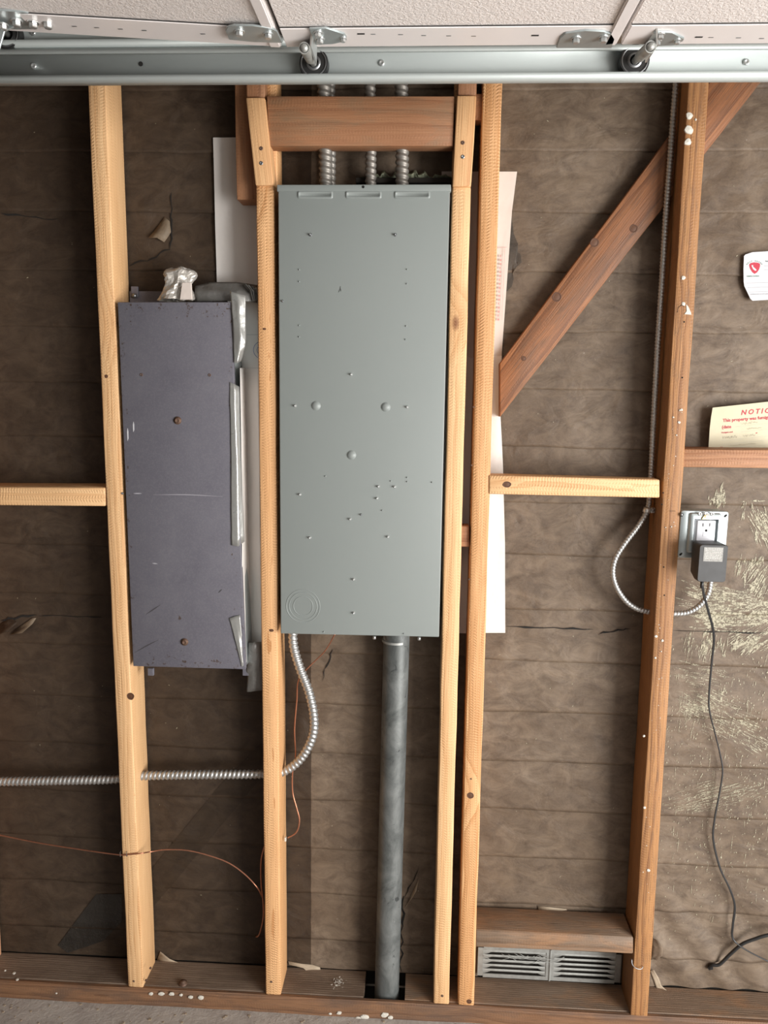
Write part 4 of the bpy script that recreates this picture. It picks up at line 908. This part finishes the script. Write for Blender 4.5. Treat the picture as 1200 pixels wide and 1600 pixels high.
poly([(1170.5, 413.5), (1173, 411), (1178.5, 410), (1184, 410.5), (1187.5, 412), (1187.5, 416), (1186, 421), (1183, 425.5), (1179, 428), (1175.5, 425.5), (1172.5, 421), (1171, 417)], fy, 'red', ff, 'shield')
poly([(1174, 414.5), (1176.5, 414), (1177, 417), (1179.5, 419), (1182, 421.5), (1181.5, 423), (1179.5, 423), (1176.5, 420.5), (1175, 417.5)], fy-.0004, 'sheet', ff, 'state_outline')
for i, ch in enumerate('WEST GUARD'):
    a_ = R(150-i*13.2); text(ch, .0032, at(1179+math.cos(a_)*12.5, 418-math.sin(a_)*9.5, fy-.0004), 'greenink', ff, R(90)-a_, 0, .00008, align='CENTER')
text('TERMITE CONTROL', .0030, at(1166.5, 432.5, fy-.0004), 'greenink', ff, -R(1.5), 0, .00008)
text('Inspection', .0034, at(1196, 408.8, fy-.0004), 'ink', ff, -R(1), 0, .0001)
g = G()
for a_, b_ in (((1167, 442.3), (1290, 439)), ((1168, 449.5), (1290, 446)), ((1170, 456.3), (1290, 453)), ((1194, 415.5), (1290, 414)), ((1194, 421.5), (1290, 420))): g.tube([at(*a_, fy-.0003), at(*b_, fy-.0003)], .00026, 4)
g.mk('ruled_lines', M['rule'], ff)
scrawl(1172, 460, 1186, 459.5, 1.6, 22, 'rule', ff, fy-.0004, 7); scrawl(1188, 459.5, 1215, 458.5, 1.6, 30, 'rule', ff, fy-.0004, 8)
random.seed(21)
# cream paint wiped and spattered over the paper of the right bay
g = G()
def streak(px, py, ang_, Lp, wp):
    c = at(px, py, .092); s = .00148; L_, w_ = Lp*s/2, wp*s/2; n_ = max(3, int(Lp/7)); ca, sa = math.cos(ang_), -math.sin(ang_)
    V = []
    for i in range(n_+1):
        t_ = -1+2*i/n_; hw = w_*(1-abs(t_)**2.5)*random.uniform(.45, 1.1)+.0001; cx_, cz_ = c.x+ca*L_*t_, c.z+sa*L_*t_
        for q_ in (-1, 1):
            x_, z_ = cx_-sa*hw*q_, cz_+ca*hw*q_; V.append((x_, paperY(x_, z_)-.0011, z_))
    g.add(V, [(2*i, 2*i+1, 2*i+3, 2*i+2) for i in range(n_)])
def brush(cx_, cy_, sx_, sy_, ang_, n_, L_, w_):
    for _ in range(int(n_*.95)):
        x_, y_ = max(-1.2, min(1.2, random.gauss(0, .55))), max(-1.2, min(1.2, random.gauss(0, .55)))
        X_, Y_ = cx_+x_*sx_, cy_+y_*sy_
        xe = 1030+20*(1000-Y_)/400+22
        if X_ < max(xe, 1052 if Y_ < 1000 else 1040): continue
        if 1058 < X_ < 1139 and 792 < Y_ < 905: continue
        streak(X_, Y_, ang_+random.gauss(0, .10), L_*random.uniform(.35, 1.2), w_*random.uniform(.4, 1.3))
V90 = R(90)
brush(1124, 782, 9, 17, V90+.1, 60, 16, 3.2); brush(1112, 785, 4, 8, V90, 10, 8, 2)
brush(1163, 797, 3, 13, V90+.1, 12, 12, 2); brush(1180, 783, 18, 1, 0, 14, 8, 1.4); brush(1188, 822, 14, 24, R(62), 70, 20, 2.2); brush(1205, 830, 12, 20, R(50), 40, 18, 2.4)
brush(1155, 885, 5, 12, V90+.15, 16, 22, 2.4); brush(1185, 878, 22, 5, V90, 34, 14, 2.4); brush(1185, 908, 18, 24, V90+.45, 60, 26, 2.6); brush(1165, 900, 3, 18, V90, 10, 20, 2)
brush(1100, 925, 26, 20, R(20), 60, 16, 1.8); brush(1130, 940, 55, 22, R(6), 190, 26, 2.0); brush(1140, 965, 50, 18, R(-4), 150, 26, 2.2); brush(1185, 965, 22, 22, R(-35), 90, 26, 2.2); brush(1115, 968, 26, 14, R(8), 90, 18, 3.2)
brush(1120, 1008, 45, 16, V90+.1, 60, 16, 1.7); brush(1102, 1012, 9, 18, V90+.12, 36, 20, 2.4); brush(1172, 1004, 26, 14, R(-38), 110, 22, 2.4); brush(1075, 1010, 8, 20, V90+.12, 20, 22, 1.2)
brush(1095, 1060, 30, 22, R(10), 70, 22, .9); brush(1108, 1100, 36, 18, R(24), 110, 24, 1.1); brush(1090, 1108, 18, 8, R(20), 50, 14, 2.4); brush(1150, 1135, 40, 18, R(26), 110, 22, 1.0); brush(1180, 1165, 26, 14, R(30), 60, 18, 1.0)
brush(1130, 1085, 6, 12, V90, 12, 12, 2.4); brush(1078, 1115, 20, 18, V90+.15, 34, 24, .9)
brush(1110, 1245, 50, 18, R(-18), 120, 20, .9); brush(1150, 1235, 45, 14, R(-22), 60, 16, .9); brush(1085, 1262, 36, 6, R(-8), 40, 18, .8)
for _ in range(1300):
    y_ = random.uniform(1000, 1480); x_ = random.uniform(1030, 1205); dn = math.exp(-((y_-1190)/170)**2)
    if random.random() > dn+.06 or x_ < 1045-(y_-1000)*.05: continue
    streak(x_, y_, V90+random.gauss(0, .25), random.uniform(1.5, 5), random.uniform(.8, 2.0))
for _ in range(90):
    streak(random.uniform(1050, 1200), random.uniform(1000, 1450), V90+random.gauss(.03, .05), random.uniform(8, 26), random.uniform(.6, 1.1))
for _ in range(220):
    streak(random.uniform(760, 1180) if _ % 2 else random.uniform(10, 680), random.uniform(150, 1480), random.uniform(0, 3.1), random.uniform(1, 4), random.uniform(.5, 1.2))
tag(g.mk('paint_splatter', M['wiped']), 'cream paint wiped and spattered on the brown paper right of the old stud', 'paint', kind='stuff')

# ------------------------------------------------------------------ garage door tracks
def track(name, z0, z1, yw, x0, x1, label, holes, screws, tilt=0.0):
    root = thing(name, ((x0+x1)/2, yw, z0), label, 'track')
    d = .019
    prof = [(yw-d+.001, z0+.009), (yw-d-.001, z0+.008), (yw-d-.0015, z0+.004), (yw-d+.002, z0), (yw-.004, z0), (yw, z0+.004), (yw, z1-.004), (yw-.004, z1), (yw-d+.002, z1), (yw-d-.0015, z1-.004), (yw-d-.001, z1-.008), (yw-d+.001, z1-.009)]
    back = [(y+(.0016 if i in (0, 1, 2) else .0016 if i in (5, 6, 4, 7) else .0), z+(.0016 if i < 5 else -.0016 if i > 6 else 0)) for i, (y, z) in enumerate(prof)]
    V, F = [], []; n = len(prof)
    for x in (x0, x1): V += [(x, y, z) for y, z in prof]
    F = [(i, i+1, n+i+1, n+i) for i in range(n-1)]
    o_ = mk('rail', V, F, M['track'], root); s_ = o_.modifiers.new('s', 'SOLIDIFY'); s_.thickness = .0014; s_.offset = 1; smooth_by_angle(o_, 60)
    for x, y in holes: c_ = at(x, y, yw-.001); g_ = G(); g_.cyl(c_, c_+Vector((0, -.0006, 0)), .0038, 14); g_.mk('hole', M['hole'], root)
    for x, y in screws: c_ = at(x, y, yw-.001); g_ = G(); g_.lathe(c_, (0, -1, 0), [(-.001, .0052), (.001, .005), (.0022, .0035), (.001, .0022), (.001, 0)], 14); g_.mk('screw', M['zinc'], root, True)
    return root
YW = -.30
zt0, zt1 = at(600, 131.5, YW).z, at(600, 79.5, YW).z
tr = track('door_track', zt0, zt1, YW, -1.4, 1.35, 'long galvanised door track running along the top, nearest the studs', [(220, 100)], [(52.5, 103), (596, 98.5), (1166, 97)])
tr2 = track('upper_door_track', zt1+.004, zt1+.056, YW, -1.4, -.02, 'shadowed second door track above the first at the upper left', [(103, 49)], [(51, 50.5)])
# ------------------------------------------------------------------ garage door overhead
DY = -.40; ZD = at(700, 70.5, DY).z
door = bpy.data.objects.new('door_1', None); place(door, Matrix.Translation((0, DY, ZD))); door['kind'] = 'structure'; door['label'] = 'white stippled sectional garage door standing open overhead'
J1, J2 = at(444, 65, DY).x, at(966, 70, DY).x; Lz = lambda x: ZD+(J1-x)*.062
def section(x0, x1, tilt=False):
    rise = (x1-x0)*.062 if tilt else 0; z0L, z0R = ZD+rise, ZD
    def slab(name, xa, xb, ya, yb, zoff, th, m, bev=.0015, par=door):
        za, zb = z0L+(z0R-z0L)*(xa-x0)/(x1-x0)+zoff, z0L+(z0R-z0L)*(xb-x0)/(x1-x0)+zoff
        V = [(xa, ya, za), (xb, ya, zb), (xb, yb, zb), (xa, yb, za), (xa, ya, za+th), (xb, ya, zb+th), (xb, yb, zb+th), (xa, yb, za+th)]
        b_ = bmesh.new(); vs = [b_.verts.new(v) for v in V]
        for f in ((0, 1, 2, 3), (7, 6, 5, 4), (0, 4, 5, 1), (1, 5, 6, 2), (2, 6, 7, 3), (3, 7, 4, 0)): b_.faces.new([vs[i_] for i_ in f])
        bmesh.ops.recalc_face_normals(b_, faces=b_.faces[:]); bmesh.ops.bevel(b_, geom=b_.edges[:], offset=bev, segments=2, affect='EDGES')
        g_ = G(); g_.bm(b_); b_.free(); return g_.mk(name, m, par)
    sec = slab('door_section', x0+.003, x1-.003, -3.0, DY-.004, .0015, .042, M['stucco'])
    slab('end_stile', x0+.004, x1-.004, DY-.060, DY, -.0012, .044, M['white'], .001, sec)
    slab('stile_seam', x0+.004, x1-.006, DY-.0612, DY-.0598, -.0002, .003, M['rim'], .0003, sec)
    slab('joint_rail', x1-.022, x1-.004, -3.0, DY-.003, -.0040, .006, M['white'], .002, sec)
    return sec
s1 = section(J1-.50, J1, True); s2 = section(J1, J2); s3 = section(J2, J2+.50)
g = G(); g.box((J1-.006, -3, ZD+.012), (J1+.006, DY-.01, ZD+.04)); g.box((J2-.006, -3, ZD+.012), (J2+.006, DY-.01, ZD+.04)); g.mk('joint_gasket', M['rim'], door)
def dz(px, py, zz): return atz(px, py, zz)
def hexbolt(c, ax, s, parent, name='bolt', flat=True):
    g_ = G(); g_.lathe(c, ax, [(-.001, .0078*s), (.0012, .0076*s), (.0014, .006*s)], 16); g_.lathe(c, ax, [(.001, .0056*s), (.0060*s, .0056*s), (.0070*s, .0045*s), (.0070*s, 0)], 6); return g_.mk(name, M['zinc'], parent)
def plate(name, px, zz, th, m, parent, bev=.0008, slope=0):
    P = [dz(x, y, zz) for x, y in px]; P = [Vector((p.x, p.y, p.z+slope*(J1-p.x))) for p in P]
    b_ = bmesh.new(); A = [b_.verts.new(p) for p in P]; B = [b_.verts.new(p+Vector((0, 0, -th))) for p in P]; n_ = len(P)
    b_.faces.new(A); b_.faces.new(B[::-1])
    for i in range(n_): b_.faces.new((A[i], B[i], B[(i+1) % n_], A[(i+1) % n_]))
    bmesh.ops.recalc_face_normals(b_, faces=b_.faces[:])
    if bev: bmesh.ops.bevel(b_, geom=b_.edges[:], offset=bev, segments=2, affect='EDGES')
    g_ = G(); g_.bm(b_); b_.free(); return smooth_by_angle(g_.mk(name, M[m], parent), 50)
# hinge leaves
def hinge_leaf(px, bolts, slope=0, zz=ZD-.001):
    h = plate('hinge_leaf', px, zz, .003, 'galv', door, slope=slope)
    for x, y in bolts:
        c = dz(x, y, zz-.003); c.z += slope*(J1-c.x); hexbolt(c, (0, 0, -1), 1.0, h)
    return h
hinge_leaf([(352, 45), (356, 39), (366, 36.5), (395, 37), (425, 41), (433, 46), (442, 64), (398, 63), (358, 59)], [(374, 49), (419, 53)])
hinge_leaf([(869, 72), (875, 56), (884, 49), (915, 44.5), (943, 46), (956, 50), (961, 58), (956, 72)], [(900, 60), (943, 58.5)])
# roller carriers
def carrier(top_px, hingetip, bolts, end_px, wheel_px, label, platepx):
    root_ = plate('hinge_bracket', platepx, ZD-.001, .003, 'galv', door)
    for x, y, s_ in bolts: hexbolt(dz(x, y, ZD-.004), (0, 0, -1), s_, root_)
    yw_ = YW-.012
    wc = at(*wheel_px, yw_); ec = at(*end_px, DY-.03)
    ec2 = Vector((ec.x, ec.y, ec.z))
    # vertical flange from the plate down to the tube
    tcx = dz(*top_px, ZD-.001)
    V = [Vector((tcx.x, DY-.052, ZD-.001)), Vector((tcx.x, DY-.004, ZD-.001)), Vector((ec.x+.008, DY+.030, ec.z+.002)), Vector((ec.x+.008, DY-.030, ec.z+.002))]
    g_ = G(); g_.add(V+[v+Vector((.0025, 0, 0)) for v in V], [(0, 1, 2, 3), (7, 6, 5, 4), (0, 4, 5, 1), (1, 5, 6, 2), (2, 6, 7, 3), (3, 7, 4, 0)]); g_.mk('flange', M['zinc'], root_)
    dr = (wc-ec2).normalized()
    g_ = G(); g_.lathe(ec2, dr, [(.004, .0062), (0, .0068), (0, .0085), (.072, .0085), (.072, .006)], 18); smooth_by_angle(g_.mk('roller_tube', M['vent'], root_), 50)
    rl = thing('roller', wc, label, 'roller')
    g_ = G(); g_.cyl(ec2-dr*.003, wc+dr*.004, .0056, 16); g_.mk('stem', M['vent'], rl, True)
    g_ = G(); g_.lathe(wc, (0, 1, 0), [(-.008, .012), (-.0075, .0195), (-.0085, .0200), (-.0085, .0235), (-.004, .0245), (.006, .0245), (.008, .021), (.008, 0)], 32); smooth_by_angle(g_.mk('wheel', M['rubber'], rl), 40)
    g_ = G(); g_.lathe(wc, (0, 1, 0), [(-.0095, .0082), (-.0095, .0115), (-.0065, .0125)], 24); g_.mk('bearing', M['nailgrey'], rl, True)
    g_ = G(); g_.lathe(wc, (0, 1, 0), [(-.0088, .0196), (-.0094, .0205), (-.0090, .0216)], 32); g_.mk('rim', M['nailgrey'], rl, True)
carrier((484, 43), None, [(497, 51, .95), (500, 61, .95), (536, 60, .75)], (475.5, 75), (491, 101), 'black track roller below the middle door joint', [(483, 42), (510, 41), (538, 50), (542, 55), (538, 62), (520, 66), (492, 67)])
carrier((1023, 47), None, [(1032, 54, .85), (1027, 64, .85), (1058, 63, .75)], (1017, 73), (990, 97), 'black track roller below the right door joint', [(1022, 47), (1050, 47.5), (1069, 57), (1068, 61), (1052, 68), (1024, 69)])
# top bracket at upper left
zz = ZD+.028
tb = plate('top_bracket', [(-20, 10), (0, 13), (40, 16), (108, 33), (108, 37), (80, 43), (20, 43), (-20, 40)], ZD+.026, .003, 'galv', door)
for x, y in ((26, 33), (52, 35), (75, 36)): hexbolt(dz(x, y, ZD+.022), (0, 0, -1), 1.15, tb)
hexbolt(dz(5, 39, ZD+.018), (0, 0, -1), 1.0, tb)
g = G(); P = [at(-30, 18, DY-.02), at(0, 24, DY-.02), at(24, 42, DY-.02), at(8, 50, DY-.02), at(0, 78, DY-.02), at(-30, 80, DY-.02)]
g.prism([(p.x, p.z) for p in P], DY-.022, DY-.019, .0006); g.mk('bracket_arm', M['galv'], tb)
wc = at(13, 55, YW-.012); rl = thing('roller', wc, 'black track roller at the upper left corner', 'roller')
g = G(); g.lathe(wc, (0, 1, 0), [(-.008, .012), (-.0075, .0195), (-.0085, .0200), (-.0085, .0235), (-.004, .0245), (.006, .0245), (.008, .021), (.008, 0)], 32); smooth_by_angle(g.mk('wheel', M['rubber'], rl), 40)
g = G(); g.cyl(wc+Vector((0, -.09, .0)), wc, .0056, 14); g.mk('stem', M['zinc'], rl, True)
g = G(); g.lathe(wc, (0, 1, 0), [(-.0088, .0196), (-.0096, .0205), (-.0090, .0218)], 32); g.mk('rim', M['nailgrey'], rl, True)
# punched slots along the stiles
def pslot(par, pts_, zoff=0, big=False, slope=0):
    for x, y in pts_:
        c_ = dz(x, y, ZD-.0013)
        if slope: c_ = at(x, y, DY-.030); c_.z = ZD-.0016+slope*(J1-c_.x); c_.y = DY-.030
        g_ = G(); s_ = .0035 if not big else .0055; g_.box(c_+Vector((-s_, -.0011 if not big else -.002, -.0002)), c_+Vector((s_, .0011 if not big else .002, .0004))); g_.mk('punched_slot', M['hole'] if big else M['nailgrey'], par)
st = {o_.parent.name: o_ for o_ in bpy.data.objects if o_.name.startswith('end_stile')}
pslot(st[s2.name], [(583, 53.5), (626, 54), (662, 55.5), (701, 56), (740, 56.5)]); pslot(st[s2.name], [(564, 53)], big=True); pslot(st[s2.name], [(836, 55.5)], big=True)
pslot(st[s3.name], [(1111, 58.5), (1154, 59), (1190, 60)]); pslot(st[s3.name], [(1092, 58)], big=True)
pslot(st[s1.name], [(116, 32), (151, 34.5), (188, 36.5), (225, 38.5), (317, 43)], slope=.062)
